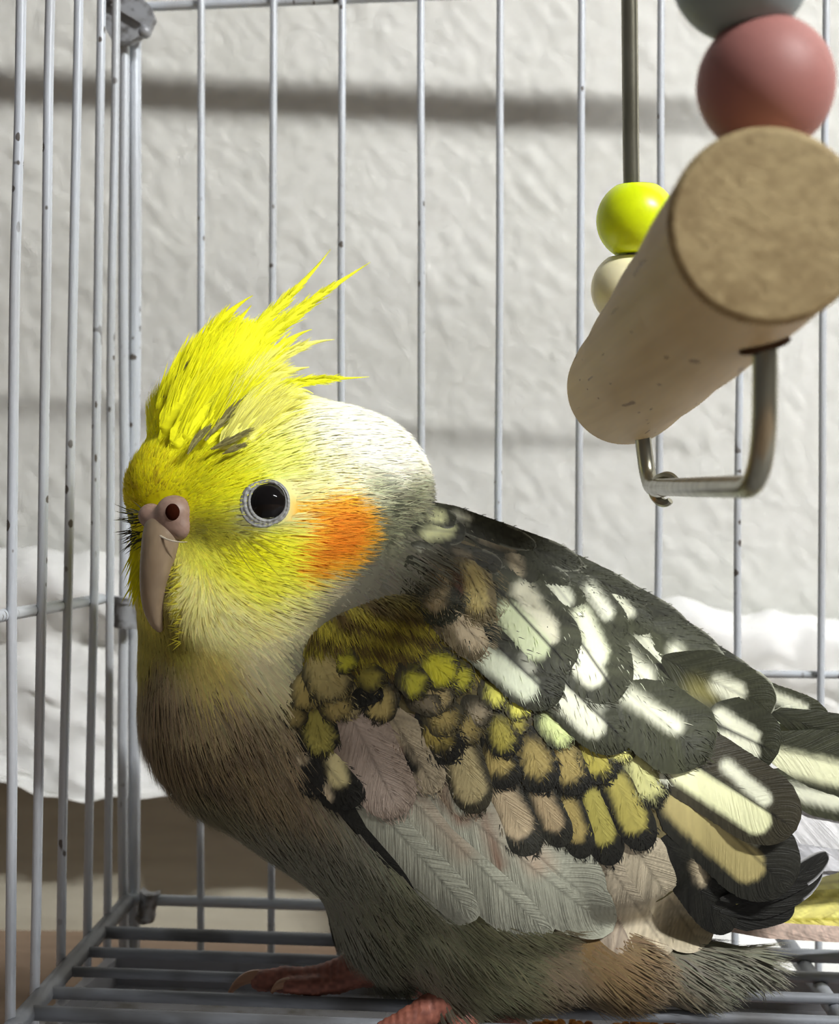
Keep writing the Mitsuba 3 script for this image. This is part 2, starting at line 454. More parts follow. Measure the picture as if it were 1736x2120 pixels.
put(cage + '__rail', tube(np.linspace(at(228, 1240, side_D(228)) - (.0013, 0, 0), at(-160, 1306, side_D(-160)) - (.0013, 0, 0), 24), .00082, 12), 'wire_paint')
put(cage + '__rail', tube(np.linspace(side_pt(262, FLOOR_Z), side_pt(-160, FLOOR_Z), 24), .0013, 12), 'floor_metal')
put(cage + '__rail', tube(np.linspace(side_pt(262, top_z, .0016), side_pt(-160, top_z, .0016), 24), .0009, 12), 'wire_paint')


def clip(center, size, tilt, seed):        # folded metal clip: bent plate with two rolled lips
    w, h, t = size
    out = []
    for dx, dz, sw, sh in ((0, 0, w, h), (0, h * .42, w * 1.06, h * .2), (0, -h * .42, w * 1.06, h * .2)):
        b = trimesh.creation.box([sw, t * (1 if dz == 0 else 1.6), sh])
        b = b.subdivide().subdivide().subdivide()
        v = b.vertices
        v[:, 1] += -t * 1.2 * np.cos(np.clip(v[:, 0] / w * np.pi, -1.57, 1.57))
        b.vertices = v + (dx, 0, dz)
        out.append(b)
    m = trimesh.util.concatenate(out)
    m.apply_transform(trimesh.transformations.rotation_matrix(tilt, [0, 1, 0]))
    m.apply_translation(center)
    return m


put(cage + '__corner_clip', clip(at(262, 1268, DC - .002), (.0042, .0048, .0014), 0.1, 1), 'clip_metal', 'grey metal clip halfway up the corner')
put(cage + '__corner_clip', clip(at(306, 1873, DC - .0012), (.0028, .0046, .0018), 0.2, 2), 'clip_metal', 'grey metal clip at the foot of the corner')
tri = trimesh.creation.extrude_polygon(__import__('shapely').Polygon([(-.0034, .0052), (.0004, .0060), (.0040, .0030), (.0046, .0014), (.0038, -.0004), (.0010, -.0022), (-.0014, -.0026), (-.0036, .0012)]).buffer(.0004), .0026, engine='earcut')
tri.apply_transform(trimesh.transformations.rotation_matrix(np.pi / 2, [1, 0, 0]))
tri.apply_translation(at(262, 62, DC - .0006))
ear = trimesh.creation.icosphere(3, 0.0011)
ear.apply_translation(at(300, 66, DC - .0028))
ear2 = trimesh.creation.box([.0058, .0016, .0010])
ear2.apply_transform(trimesh.transformations.rotation_matrix(0.55, [0, 1, 0]))
ear2.apply_translation(at(264, 26, DC - .0036))
put(cage + '__corner_clip', trimesh.util.concatenate([tri, ear, ear2]), 'clip_metal', 'grey metal corner bracket near the top')

e1 = back_pt(1736, 0) - back_pt(262, 0)
e1 = e1 / np.linalg.norm(e1)


def grate_at(px, py, r=.00075, x0=262):    # a floor wire that crosses pixel (px, py), from the side panel to beyond the frame
    D = -FLOOR_Z * F / (py - 1060)
    p = np.array([(px - 868) / F * D, D, FLOOR_Z])
    t0 = (XC + 0.038 * (p[1] - DC) - p[0]) / (e1[0] - 0.038 * e1[1])
    return tube(np.linspace(p + e1 * t0, p + e1 * 0.26, 40), r, 12)


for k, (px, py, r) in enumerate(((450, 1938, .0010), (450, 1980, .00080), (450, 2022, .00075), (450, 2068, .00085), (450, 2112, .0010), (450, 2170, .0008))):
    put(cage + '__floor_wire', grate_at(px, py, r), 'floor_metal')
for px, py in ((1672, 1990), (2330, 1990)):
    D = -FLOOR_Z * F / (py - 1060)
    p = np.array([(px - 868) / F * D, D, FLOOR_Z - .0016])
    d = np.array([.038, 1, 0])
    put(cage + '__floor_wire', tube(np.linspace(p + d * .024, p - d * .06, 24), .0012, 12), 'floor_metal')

tray = []
TZ = TABLE_Z + 0.0022
TZ = -0.0742
ang = math.atan2(e1[1], e1[0])
for sx, sy, sz, ox, oy, oz in ((.36, .14, .0016, .131, -.070, 0), (.36, .0016, .006, .131, .0, .002), (.0016, .14, .006, -.048, -.070, .002)):
    b = trimesh.creation.box([sx, sy, sz]); b.apply_translation([ox, oy, oz])
    b.apply_transform(trimesh.transformations.rotation_matrix(ang, [0, 0, 1])); b.apply_translation([0, .2365, TZ]); tray.append(b)
lg = trimesh.creation.box([.30, .10, TZ - TABLE_Z]); lg.apply_translation([.12, .14, (TZ + TABLE_Z) / 2]); tray.append(lg)
put(cage + '__tray', trimesh.util.concatenate(tray), 'tray_plastic', 'pale plastic tray under the wire floor', smooth=False)
hs = []
for k in range(420):
    x, y = rng.uniform(0.015, 0.075), rng.uniform(0.205, 0.2225)
    m = trimesh.creation.icosphere(1, 1.0)
    m.apply_scale([rng.uniform(.0006, .0014), rng.uniform(.0004, .0008), rng.uniform(.0003, .0006)])
    m.apply_transform(trimesh.transformations.rotation_matrix(rng.uniform(0, 6.28), [0, 0, 1]))
    m.apply_translation([x, y, TZ + .0008 + rng.uniform(.0002, .0008)])
    hs.append(m)
put('seed_husks', trimesh.util.concatenate(hs), 'seed_husk', smooth=True)
labels['seed_husks'] = {'label': 'brown seed husks scattered on the tray under the cockatiel', 'category': 'seed husks', 'kind': 'stuff'}

# ------------------------------------------------------------------ the swing
sw = 'bird_swing'
labels[sw] = {'label': 'bird swing with a thick wooden perch and coloured beads on a steel wire', 'category': 'bird swing'}
PF, PB, PR = at(1592, 464, .112), at(1289, 806, .198), 0.0073
ax = (PB - PF) / np.linalg.norm(PB - PF)
Lp = np.linalg.norm(PB - PF)
ca = np.linspace(0, np.pi / 2, 8)
prof = [(0, Lp)] + [(PR - .0022 + .0022 * np.sin(a), Lp - .0022 + .0022 * np.cos(a)) for a in ca] + [(PR * (1 + .01 * math.sin(k)), Lp - .0022 - (Lp - .0026) * k / 24) for k in range(1, 24)] + [(PR, .0005)]
prof = prof[::-1]
side = lathe(prof, PF, ax, 72)
side.vertices += 0.00012 * (meshkit.fbm(side.vertices * 300, 3, 4)[:, None] - .5)
put(sw + '__perch', side, 'wood_side', 'thick pale wooden perch')
end = lathe([(0, 0), (PR * .5, 0), (PR - .0007, 0.0), (PR - .0003, .0001), (PR, .0005)], PF, ax, 72)
scene['wood_end_two'], scene['wood_side_two'] = two(scene.pop('wood_end')), two(scene.pop('wood_side'))
scene[sw + '__perch']['bsdf']['id'] = 'wood_side_two'
put(sw + '__perch__end_face', end, 'wood_end_two', 'rough sawn end of the perch', smooth=60)
hole_c = PF + ax * (.1225 - PF[1]) / ax[1]
hole = trimesh.creation.icosphere(3, 1.0)
hole.apply_scale([.0021, .0017, .0005])
hole.apply_transform(trimesh.transformations.rotation_matrix(-.26, [0, 1, 0]))
hole.apply_translation(hole_c + np.array([.0272 - hole_c[0], 0, -math.sqrt(PR ** 2 - (.0272 - hole_c[0]) ** 2)]))
scene['hole_stain'] = {'type': 'diffuse', 'reflectance': rgb(.05, .028, .016)}
put(sw + '__perch__hole', hole, 'hole_stain', 'dark drilled hole for the wire', smooth=True)
WR = 0.00100
xb, xf = .0275, .0272
wy_b, wy_f = .190, .1225
top_b = at(1300, -260, .186)
path = [top_b, at(1306, 370, .188), np.array([xb - .0006, wy_b, .012]), np.array([xb + .0005, wy_b, .0030]), np.array([xf, wy_f, .0020]), np.array([xf, wy_f, .020]), at(1575, 150, .121), at(1520, -160, .121), at(1440, -460, .122)]
put(sw + '__wire_frame', tube(rounded_path(path, [.004, .003, .0042, .0075, .004, .004, .004], 10), WR, 16), 'steel', 'bent steel wire that carries perch and beads')
# the joint of the wire: a crimped sleeve with two bent lips
j0 = np.array([xb + .0004, wy_b - .006, .00285])
sleeve = tube(np.linspace(j0, j0 + (0, -.006, -.0001), 8), np.array([1.02, 1.12, 1.16, 1.16, 1.14, 1.1, 1.06, 1.02]) * WR, 14)
lip1 = tube(spline([j0 + (.0002, -.0012, .0006), j0 + (.0006, -.002, .0011), j0 + (.0013, -.003, .0012), j0 + (.0019, -.004, .0006)], 10), np.linspace(.0009, .0004, 10), 8)
lip2 = tube(spline([j0 + (.0, .0004, -.0006), j0 + (.0003, -.0004, -.0014), j0 + (.0011, -.0012, -.0018), j0 + (.0015, -.0016, -.0015)], 10), np.linspace(.0008, .0004, 10), 8)
put(sw + '__joint_sleeve', trimesh.util.concatenate([sleeve, lip1, lip2]), 'steel', 'crimped joint of the steel wire')


def bead(px, py, D, rpx, mat, label, axis):
    r = rpx * D / F
    hr = WR * 1.25
    a0 = math.asin(min(.62, hr / r + .28))
    th = np.linspace(a0, np.pi - a0, 40)
    pr_ = [(hr, -r * math.cos(a0) + .0000)] + [(r * math.sin(t), -r * math.cos(t)) for t in th] + [(hr, r * math.cos(a0))]
    pr_ = pr_ + [pr_[0]]
    put(sw + '__bead', lathe(pr_, at(px, py, D), axis, 64), mat, label, smooth=40)


bead(1317, 456, .188, 83, 'bead_yellow', 'bright yellow bead', [0, 0, 1])
bead(1300, 598, .189, 77, 'bead_cream', 'cream bead', [0, 0, 1])
bead(1584, 176, .1205, 142, 'bead_pink', 'dusty pink bead', [-.15, 0, 1])
bead(1533, -60, .1205, 144, 'bead_blue', 'blue-grey bead', [-.2, 0, 1])

# ------------------------------------------------------------------ the cockatiel: volumes
bird = 'cockatiel'
labels[bird] = {'label': 'young pearl cockatiel with a yellow crest and orange cheek standing on the wire floor', 'category': 'bird'}
FH = np.array([-0.80, -0.60, 0.0])          # where the face points (world)
head = Field(45)
head.ball((560, 1085, 15, 272)).ball((490, 1185, 60, 212)).ball((700, 1035, -30, 190))
head.chain((440, 980, 45, 155), (408, 880, 60, 90), (448, 800, 50, 80), (482, 735, 32, 60)).cone((400, 1000, 95, 120), (360, 1010, 110, 100)).ball((500, 1330, 10, 208))
torso = Field(60)
torso.cone((555, 1450, -20, 262), (1000, 1690, -60, 315)).cone((770, 1300, -70, 265), (1340, 1590, -110, 235)).cone((1340, 1660, -110, 215), (1700, 1800, -190, 60))
torso.chain((850, 1850, -10, 165), (1050, 1960, 30, 110), (1260, 1985, 20, 80), (1420, 2010, 0, 55), (1540, 1990, -10, 30))
torso.cone((790, 1890, -80, 95), (800, 1990, -100, 45))
torso.cone((960, 1940, 60, 120), (930, 2060, 80, 48))


def body_fn(p):
    a, b = head(p), torso(p)
    k = 38 * PX
    h = np.clip(0.5 + 0.5 * (b - a) / k, 0, 1)
    return b * (1 - h) + a * h - k * h * (1 - h)


class Fn:
    normal = Field.normal

    def __init__(self, f):
        self.f = f

    def __call__(self, p):
        return self.f(p)


body = Fn(body_fn)
wing = Field(40)
c30, s30 = math.cos(math.radians(31)), math.sin(math.radians(31))
A1, A3 = np.array([c30, 0.10, -s30]), np.array([s30, 0, c30])
A1 = A1 / np.linalg.norm(A1)
A2 = np.cross(A3, A1); A2 /= np.linalg.norm(A2); A3 = np.cross(A1, A2)
wing.ellipsoid((1030, 1560, 105), (465, 165, 275), [A1, A2, A3])
wing.cone((700, 1470, 160, 110), (1000, 1480, 170, 120))
whole = Fn(lambda p: np.minimum(body_fn(p), wing(p)))
lo, hi = at(180, 2190, .21), at(1850, 700, .21)
lo, hi = np.array([lo[0], .168, lo[2] - .001]), np.array([hi[0], .246, hi[2]])
body_mesh = surface_net(body, lo, hi, 0.00075)
wing_mesh = surface_net(wing, lo, hi, 0.0008)
WB, MB = depth_map(body)
WW, MW = depth_map(whole)


def on_body(x, y, lift=0.0):
    return U(x, y, look_up(WB, x, y) + lift)


def on_whole(x, y, lift=0.0):
    return U(x, y, look_up(WW, x, y) + lift)


# ------------------------------------------------------------------ plumage colours, as marks on the body; belly and breast ones hold painted shade
BEAK = on_body(325, 1085)
GRB = np.array([.145, .142, .105])  # belly grey, darkened so that its shade is in the colour
YEL, CRM, ORG = np.array([.88, .88, .010]), np.array([.88, .88, .70]), np.array([.74, .205, .008])
OLV, GRY, BRN, NAP = np.array([.60, .52, .08]), np.array([.27, .265, .20]), np.array([.195, .150, .092]), np.array([.34, .355, .22])  # BRN is darkened too, with the shade of the breast in it
marks = [(300, 950, YEL * (.85, .78, 1), 60), (330, 870, YEL, 60), (420, 800, YEL, 90), (480, 900, YEL * (.98, .99, 1), 70), (400, 980, YEL * (.92, .9, 1), 60), (480, 1010, YEL, 50),
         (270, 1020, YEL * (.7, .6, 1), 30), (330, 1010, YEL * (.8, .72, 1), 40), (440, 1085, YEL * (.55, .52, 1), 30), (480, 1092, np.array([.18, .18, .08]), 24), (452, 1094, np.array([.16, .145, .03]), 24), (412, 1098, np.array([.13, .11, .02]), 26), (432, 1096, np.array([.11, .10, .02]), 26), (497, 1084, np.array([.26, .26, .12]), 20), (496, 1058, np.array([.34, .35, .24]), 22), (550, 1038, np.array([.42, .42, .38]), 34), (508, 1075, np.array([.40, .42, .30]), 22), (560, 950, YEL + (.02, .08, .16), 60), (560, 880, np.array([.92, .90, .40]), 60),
         (650, 890, CRM, 70), (740, 930, CRM * 1.02, 60), (780, 960, CRM, 40), (640, 970, np.array([.92, .90, .52]), 50), (690, 985, np.array([.86, .85, .55]), 40),
         (760, 1010, NAP * 1.25, 45), (800, 1060, NAP * .8, 45), (780, 1120, NAP * .55, 45), (830, 1040, NAP, 35), (740, 1220, GRY * .62, 40), (690, 1268, GRY * .62, 36), (780, 1170, GRY * .55, 40), (700, 1215, GRY * 1.2, 24),
         (620, 1020, np.array([.90, .86, .36]), 40), (500, 1150, YEL, 60), (430, 1150, YEL * (1, 1, 8), 40), (520, 1210, YEL * (1, 1, 4), 60), (400, 1230, np.array([.92, .88, .30]), 50), (470, 1270, np.array([.92, .88, .38]), 60),
         (560, 1270, np.array([.90, .86, .42]), 50), (610, 1290, np.array([.56, .54, .30]), 40), (660, 1240, np.array([.55, .52, .33]), 30), (362, 1330, OLV * .42, 46), (440, 1375, OLV * (.62, .58, .9), 50), (300, 1240, OLV * .8, 40), (300, 1330, OLV * .5, 40), (352, 1175, np.array([.13, .095, .015]), 15), (350, 1215, np.array([.13, .095, .015]), 16), (352, 1260, np.array([.13, .095, .015]), 17), (358, 1305, np.array([.15, .11, .02]), 20), (340, 1420, BRN * 1.15, 50),  # dark marks beside the bill: painted shade of its groove
         (530, 1370, np.array([.42, .38, .22]), 50), (620, 1360, GRY * .35, 45), (690, 1300, GRY * .5, 34), (450, 1450, BRN * 1.1, 70), (340, 1500, BRN, 70), (500, 1560, BRN, 80), (420, 1640, GRB * (.95, .9, .75), 80), (520, 1720, GRB * .95, 80), (620, 1790, GRB, 80),  # dark neck marks: painted shadow under the cheek fringe
         (700, 1880, GRB * 1.1, 80), (800, 1900, GRB * (.95, .97, .8), 80), (850, 2000, GRB * (1.1, 1, .95), 60), (1000, 1980, GRB * (.8, .8, .6), 70), (1150, 2020, BRN * .65, 60), (1240, 1990, BRN * (.8, .68, .5), 50),
         (1330, 2010, BRN * .8, 50), (1450, 1990, GRB * 1.0, 50), (1560, 1980, GRB * 1.2, 40), (880, 1150, GRY * .6, 50), (950, 1120, GRY * .55, 50), (1100, 1180, GRY * .5, 60), (1250, 1280, GRY * .55, 60), (1400, 1380, GRY * .6, 60), (1550, 1480, GRY * .6, 70)]
MP = np.array([on_body(m[0], m[1]) for m in marks])
MC = np.array([m[2] for m in marks])
MS = np.array([m[3] for m in marks]) * PX
ck = on_body(668, 1108)
ckn = body.normal(ck[None])[0]
ck1 = np.cross([0, 0, 1.0], ckn); ck1 /= np.linalg.norm(ck1)
ck2 = np.cross(ckn, ck1)
if ck1[0] < 0:
    ck1, ck2 = -ck1, ck2
if ck2[2] < 0:
    ck2 = -ck2
import shapely
patch = np.array([on_body(*q) for q in ((606, 1040), (650, 1026), (692, 1018), (742, 1045), (756, 1105), (738, 1150), (690, 1182), (650, 1190), (612, 1206), (582, 1176), (590, 1130), (604, 1090))]) - ck
patch_poly = shapely.Polygon(np.c_[patch @ ck1, patch @ ck2])


def paint(p, wobble=0.0):
    d2 = ((p[:, None] - MP[None]) ** 2).sum(-1) / MS ** 2
    w = np.exp(-0.9 * np.sqrt(d2 + 0.05) * 2.0) + 1e-9
    w = w ** 1.6
    c = (w[..., None] * MC).sum(1) / w.sum(1, keepdims=True)
    q = p - ck
    a, b, h = q @ ck1, q @ ck2, q @ ckn
    near = (np.abs(h) < .006)
    pts = shapely.points(np.c_[a, b])
    dist = np.where(shapely.contains(patch_poly, pts), -1, 1) * shapely.distance(patch_poly.exterior, pts) / PX
    k = np.clip(0.5 - (dist + wobble) / 26, 0, 1)[:, None] * near[:, None]
    tone = meshkit.fbm(p * 700, 2, 5)[:, None]
    org = ORG * (1 - tone * .3) + np.array([.85, .40, .04]) * tone * .3
    edge = np.clip(-dist / 45, 0, 1)[:, None]
    org = org * edge + np.array([.92, .50, .03]) * (1 - edge)
    c = c * (1 - k) + org * k
    # barring of nape and breast
    r = np.linalg.norm(p - BEAK, axis=1) / PX
    n1 = meshkit.noise(p * 500, 3)
    pn = np.array([on_body(800, 1060)])[0]
    nape = np.exp(-(((p - pn) ** 2).sum(1)) / (95 * PX) ** 2)
    bar = 0.5 + 0.5 * np.sin(r / 30 * 2 * np.pi + 5 * n1)
    c = c * (1 - 0.80 * (nape * np.clip(bar * 1.5 - .3, 0, 1))[:, None])
    pb = on_body(430, 1500)
    br = np.exp(-(((p - pb) ** 2).sum(1)) / (190 * PX) ** 2)
    bar2 = 0.5 + 0.5 * np.sin(p[:, 2] / (58 * PX) * 2 * np.pi + 4 * n1)
    c = c * (1 - 0.25 * (br * bar2)[:, None]) + np.array([.10, .08, .0]) * (br * (1 - bar2) * .35)[:, None]
    # mottled forehead
    pf = on_body(310, 985)
    fm = np.exp(-(((p - pf) ** 2).sum(1)) / (75 * PX) ** 2)
    mo = np.clip((meshkit.noise(p * 1500, 8) - .52) * 5, 0, 1)
    c = c * (1 - (fm * mo)[:, None] * np.array([.45, .55, .2]))
    return np.clip(c, 0.004, 0.97)


def flow(p, n):                              # which way the plumage lies
    a, b = head(p), torso(p)
    hd = np.clip(0.5 + (b - a) / (110 * PX), 0, 1)[:, None]
    rad = p - (BEAK + FH * 0.004)
    rad /= np.linalg.norm(rad, axis=1, keepdims=True)
    dn = np.array([0.50, 0.12, -0.86])
    x = np.clip((p[:, 0] - at(700, 0, .2)[0]) / (600 * PX), 0, 1)[:, None]
    dn = dn * (1 - x) + np.array([0.85, 0.1, -0.5]) * x
    f = rad * hd + dn * (1 - hd)
    q = on_body(372, 1215)
    k = np.exp(-(((p - q) * (1, .6, .7)) ** 2).sum(1) / (62 * PX) ** 2)[:, None]
    f = f * (1 - k) + np.array([-.74, -.1, -.66]) * k
    f = f - n * (f * n).sum(1, keepdims=True)
    return f / np.maximum(np.linalg.norm(f, axis=1, keepdims=True), 1e-9)


def strands(p, n, f, length, width, color, lift, curl=0.6, jit=0.16, seed=1):
    r = np.random.default_rng(seed)
    m = len(p)
    f = f + r.normal(0, jit, (m, 3))
    f = f - n * (f * n).sum(1, keepdims=True)
    f /= np.linalg.norm(f, axis=1, keepdims=True)
    side = np.cross(n, f)
    up = lift * r.uniform(.5, 1.5, m)
    L, W = length[:, None], width[:, None]
    c1 = p - n * 0.00008
    cs = [c1]
    for s in (0.35, 0.7, 1.0):
        cs.append(p + f * L * s + n * L * (up[:, None] * s * (1 - curl * s)))
    ws = [1.0, 0.95, 0.6]
    v = []
    for c, w in zip(cs[:3], ws):
        v += [c - side * W * w / 2, c + side * W * w / 2]
    v.append(cs[3])
    V = np.stack(v, 1)
    base = np.arange(m)[:, None] * 7
    tri = np.array([[0, 1, 3], [0, 3, 2], [2, 3, 5], [2, 5, 4], [4, 5, 6]])
    Fc = (base[:, None] + tri[None]).reshape(-1, 3)
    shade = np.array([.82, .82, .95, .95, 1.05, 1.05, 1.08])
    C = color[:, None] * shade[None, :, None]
    return V.reshape(-1, 3), Fc, np.clip(C.reshape(-1, 3), 0, .97)


def merge(parts):
    o, V, Fa, C = 0, [], [], []
    for v, f, c in parts:
        V.append(v); Fa.append(f + o); C.append(c)
        o += len(v)
    return np.vstack(V), np.vstack(Fa), np.vstack(C)


bv = np.array(body_mesh.vertices)
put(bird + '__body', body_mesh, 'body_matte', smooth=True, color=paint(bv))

# soft barbs over head, breast and belly
samp, fi = trimesh.sample.sample_surface(body_mesh, 190000, seed=3)
samp = np.asarray(samp)
nrm = body.normal(samp)
facing = (nrm * -samp).sum(1) / np.linalg.norm(samp, axis=1)
ok = (wing(samp) > 0.0003) & ((facing > -0.25) | (rng.random(len(samp)) < 0.25))
eye_c = on_body(555, 1038)
ok &= np.linalg.norm(samp - eye_c, axis=1) > 46 * PX
cere_c = on_body(340, 1075)
ok &= np.linalg.norm(samp - cere_c, axis=1) > 52 * PX
bill_c = on_body(320, 1180)
ok &= ~((np.linalg.norm((samp - bill_c) * (1, 1, .45), axis=1) < 27 * PX))
cover = shapely.Polygon([(590, 1400), (650, 1345), (800, 1300), (880, 1200), (885, 1085), (1000, 1095), (1200, 1172), (1400, 1295), (1560, 1400), (1740, 1500), (1740, 1800), (1640, 1890), (1500, 1915), (1440, 1950),
                         (1330, 1955), (1255, 1910), (1130, 1920), (960, 1895), (890, 1870), (760, 1735), (680, 1660), (606, 1610), (582, 1480)])
pix = np.c_[samp[:, 0] / samp[:, 1] * F + 868, 1060 - samp[:, 2] / samp[:, 1] * F]
ok &= ~(shapely.contains(cover, shapely.points(pix)) & (facing > -0.1))      # the wing's feathers lie here
samp, nrm = samp[ok], nrm[ok]
hd = np.clip(0.5 + (torso(samp) - head(samp)) / (60 * PX), 0, 1)
r0 = np.linalg.norm(samp - BEAK, axis=1) / PX
near_face = np.clip(r0 / 260, .25, 1)
N = len(samp)
Ls = (np.where(hd > .5, 58 * near_face, 95) * rng.uniform(.6, 1.25, N)) * PX
Ws = np.where(hd > .5, 2.6, 3.6) * rng.uniform(.6, 1.3, N) * PX
col = paint(samp, rng.normal(0, 9, N)) * np.exp(rng.normal(0, 1, (N, 1)) * np.where(hd > .5, .13, .09)[:, None]) * (1 + rng.normal(0, .03, (N, 3)))
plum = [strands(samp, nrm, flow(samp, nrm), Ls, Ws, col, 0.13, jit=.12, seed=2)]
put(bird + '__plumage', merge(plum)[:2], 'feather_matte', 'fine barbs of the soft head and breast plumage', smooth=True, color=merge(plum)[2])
labels[bird + '__plumage']['kind'] = 'stuff'

# ------------------------------------------------------------------ face
ne = body.normal(eye_c[None])[0]
eye = trimesh.creation.icosphere(5, 41 * PX)
eye.apply_translation(eye_c - ne * 21 * PX)
put(bird + '__eye', eye, 'eye_black', 'glossy black eye', smooth=True)
u1 = np.cross([0, 0, 1.0], ne); u1 /= np.linalg.norm(u1)
u1 = u1 if u1[0] > 0 else -u1
u2 = np.cross(ne, u1); u2 = u2 if u2[2] > 0 else -u2
th = np.linspace(0, 2 * np.pi, 145)[:-1]
kk = np.linspace(0, 1, 13)
TH, KK = np.meshgrid(th, kk, indexing='ij')
wide = 42 + 14 * np.clip(-np.cos(TH - .25), 0, 1) + 4 * np.clip(-np.sin(TH), 0, 1)
inner = 31 + 2.5 * np.sin(TH) ** 2
rho = inner + (wide - inner) * KK
pr_ = eye_c + (u1 * (rho * np.cos(TH))[..., None] + u2 * (rho * np.sin(TH) * 1.03)[..., None]) * PX
pr_ = pr_.reshape(-1, 3)
for _ in range(3):
    pr_ = pr_ - body.normal(pr_) * body(pr_)[:, None]
bead_ = 0.78 + 0.16 * np.cos(TH * 26 + 2 * np.sin(TH * 3)) * np.sin(KK * np.pi) + .25 * np.sin(KK * 14 + TH * 2)
hgt = (1.0 + 5.0 * np.sin(np.clip(KK, 0, 1) * np.pi * .92) ** .8 * bead_) * (KK < .999) - 5 * (KK >= .999) + 3 * (KK < .3)
pr_ = pr_ + body.normal(pr_) * (hgt.ravel() * PX)[:, None]
i, j = np.meshgrid(np.arange(len(th)), np.arange(len(kk) - 1), indexing='ij')
i2 = (i + 1) % len(th)
m_ = len(kk)
ring = trimesh.Trimesh(pr_, np.vstack([np.stack([i * m_ + j, i * m_ + j + 1, i2 * m_ + j + 1], -1).reshape(-1, 3), np.stack([i * m_ + j, i2 * m_ + j + 1, i2 * m_ + j], -1).reshape(-1, 3)]), process=False)
scene['eyelid_two'] = two(scene.pop('eyelid_skin'))
put(bird + '__eye__eyelid', ring, 'eyelid_two', 'wrinkled pale grey eyelid ring', smooth=True)

w_at = lambda x, y: float(look_up(WB, x, y))
cere = Field(12)
cere.ball((360, 1064, w_at(360, 1064) + 3, 39)).ball((312, 1068, w_at(314, 1068) + 8, 26)).cone((330, 1086, w_at(335, 1086) + 10, 27), (374, 1094, w_at(374, 1094) - 2, 25))
cm = surface_net(cere, np.minimum(at(240, 1160, .180), at(240, 1160, .212)), np.maximum(at(430, 990, .180), at(430, 990, .212)), 0.00022)
cm.vertices += 0.00003 * (meshkit.fbm(cm.vertices * 2500, 3, 2)[:, None] - .5) * cm.vertex_normals
put(bird + '__cere', cm, 'cere_skin', 'pinkish brown cere', smooth=True)
no = trimesh.creation.icosphere(3, 1.0)
no.apply_scale(np.array([13.5, 9, 16]) * PX)
no.apply_translation(U(357, 1060, w_at(360, 1064) + 38))
put(bird + '__cere__nostril', no, 'nostril_dark', 'round dark nostril', smooth=True)
fl = spline([U(x, y, w_at(x, y) + k) for x, y, k in ((310, 1090, 46), (328, 1107, 48), (350, 1118, 42), (388, 1122, 24))], 16)
put(bird + '__cere__flake', tube(fl, np.array([1, 2.4, 2.6, 3, 3, 2.6, 3, 3.4, 3, 2.6, 2.4, 2.8, 2.4, 2, 1.6, .8]) * .6 * PX, 6), 'flake_skin', 'pale flaking strip under the cere')
bill = Field(6)
bp_ = spline([(342, 1098, w_at(342, 1098) - 4, 44), (330, 1150, w_at(330, 1150) + 8, 37), (319, 1205, w_at(319, 1205) + 15, 28), (318, 1258, w_at(320, 1258) + 14, 20), (330, 1302, w_at(334, 1300) + 5, 8)], 18)
bill.chain(*[tuple(q) for q in bp_])
bm = surface_net(bill, np.minimum(at(230, 1350, .180), at(230, 1350, .212)), np.maximum(at(440, 1010, .180), at(440, 1010, .212)), 0.00022)
put(bird + '__beak', bm, 'horn', 'greyish brown hooked beak', smooth=True)

# bristles at the bill and the tuft of the far cheek
r_ = np.random.default_rng(21)
nb_ = 46
bx, by = r_.uniform(270, 300, nb_), r_.uniform(1058, 1128, nb_)
bp = np.array([on_body(a, b, 4) for a, b in zip(bx, by)])
bd = np.c_[r_.uniform(-1, -.6, nb_), r_.uniform(-.3, .1, nb_), (1090 - by) / 90 + r_.normal(-.1, .2, nb_)]
bd /= np.linalg.norm(bd, axis=1, keepdims=True)
bn = -bp / np.linalg.norm(bp, axis=1, keepdims=True)
b1 = strands(bp, bn, bd, r_.uniform(22, 44, nb_) * PX, r_.uniform(1.6, 2.6, nb_) * PX, np.tile([.05, .05, .03], (nb_, 1)), .0, seed=31)
nt_ = 170
ty = r_.uniform(1095, 1200, nt_)
tp = np.array([on_body(a, b, -6) for a, b in zip(r_.uniform(280, 300, nt_), ty)])
td = np.c_[r_.uniform(-.34, -.05, nt_), r_.uniform(-.1, .1, nt_), -np.ones(nt_)]
td /= np.linalg.norm(td, axis=1, keepdims=True)
t1 = strands(tp, -tp / np.linalg.norm(tp, axis=1, keepdims=True), td, r_.uniform(35, 75, nt_) * PX, r_.uniform(2.5, 4.5, nt_) * PX, YEL * (.75, .72, 1) * np.exp(r_.normal(0, .15, (nt_, 1))), .0, seed=32)
nw_ = 26                                     # dark whisker-like barbs that fan out under the eye
ax_, ay_ = r_.uniform(425, 530, nw_), r_.uniform(1092, 1118, nw_)
wp3 = np.array([on_body(a, b, 9) for a, b in zip(ax_, ay_)])
wd3 = np.array([on_body(a + (a - 385) * .3, b + (b - 1078) * .5 + r_.uniform(-4, 22), 11) for a, b in zip(ax_, ay_)]) - wp3
wd3 /= np.linalg.norm(wd3, axis=1, keepdims=True)
w1 = strands(wp3, body.normal(wp3), wd3, r_.uniform(50, 120, nw_) * PX, r_.uniform(1.4, 2.2, nw_) * PX, np.tile([.36, .33, .02], (nw_, 1)), .05, jit=.05, seed=33)
ng_ = 70                                     # yellow fringe along the groove between bill and cheek
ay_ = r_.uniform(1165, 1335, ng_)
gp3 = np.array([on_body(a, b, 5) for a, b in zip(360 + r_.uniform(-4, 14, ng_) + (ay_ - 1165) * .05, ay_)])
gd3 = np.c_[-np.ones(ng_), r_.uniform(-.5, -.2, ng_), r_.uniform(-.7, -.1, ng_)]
gd3 /= np.linalg.norm(gd3, axis=1, keepdims=True)
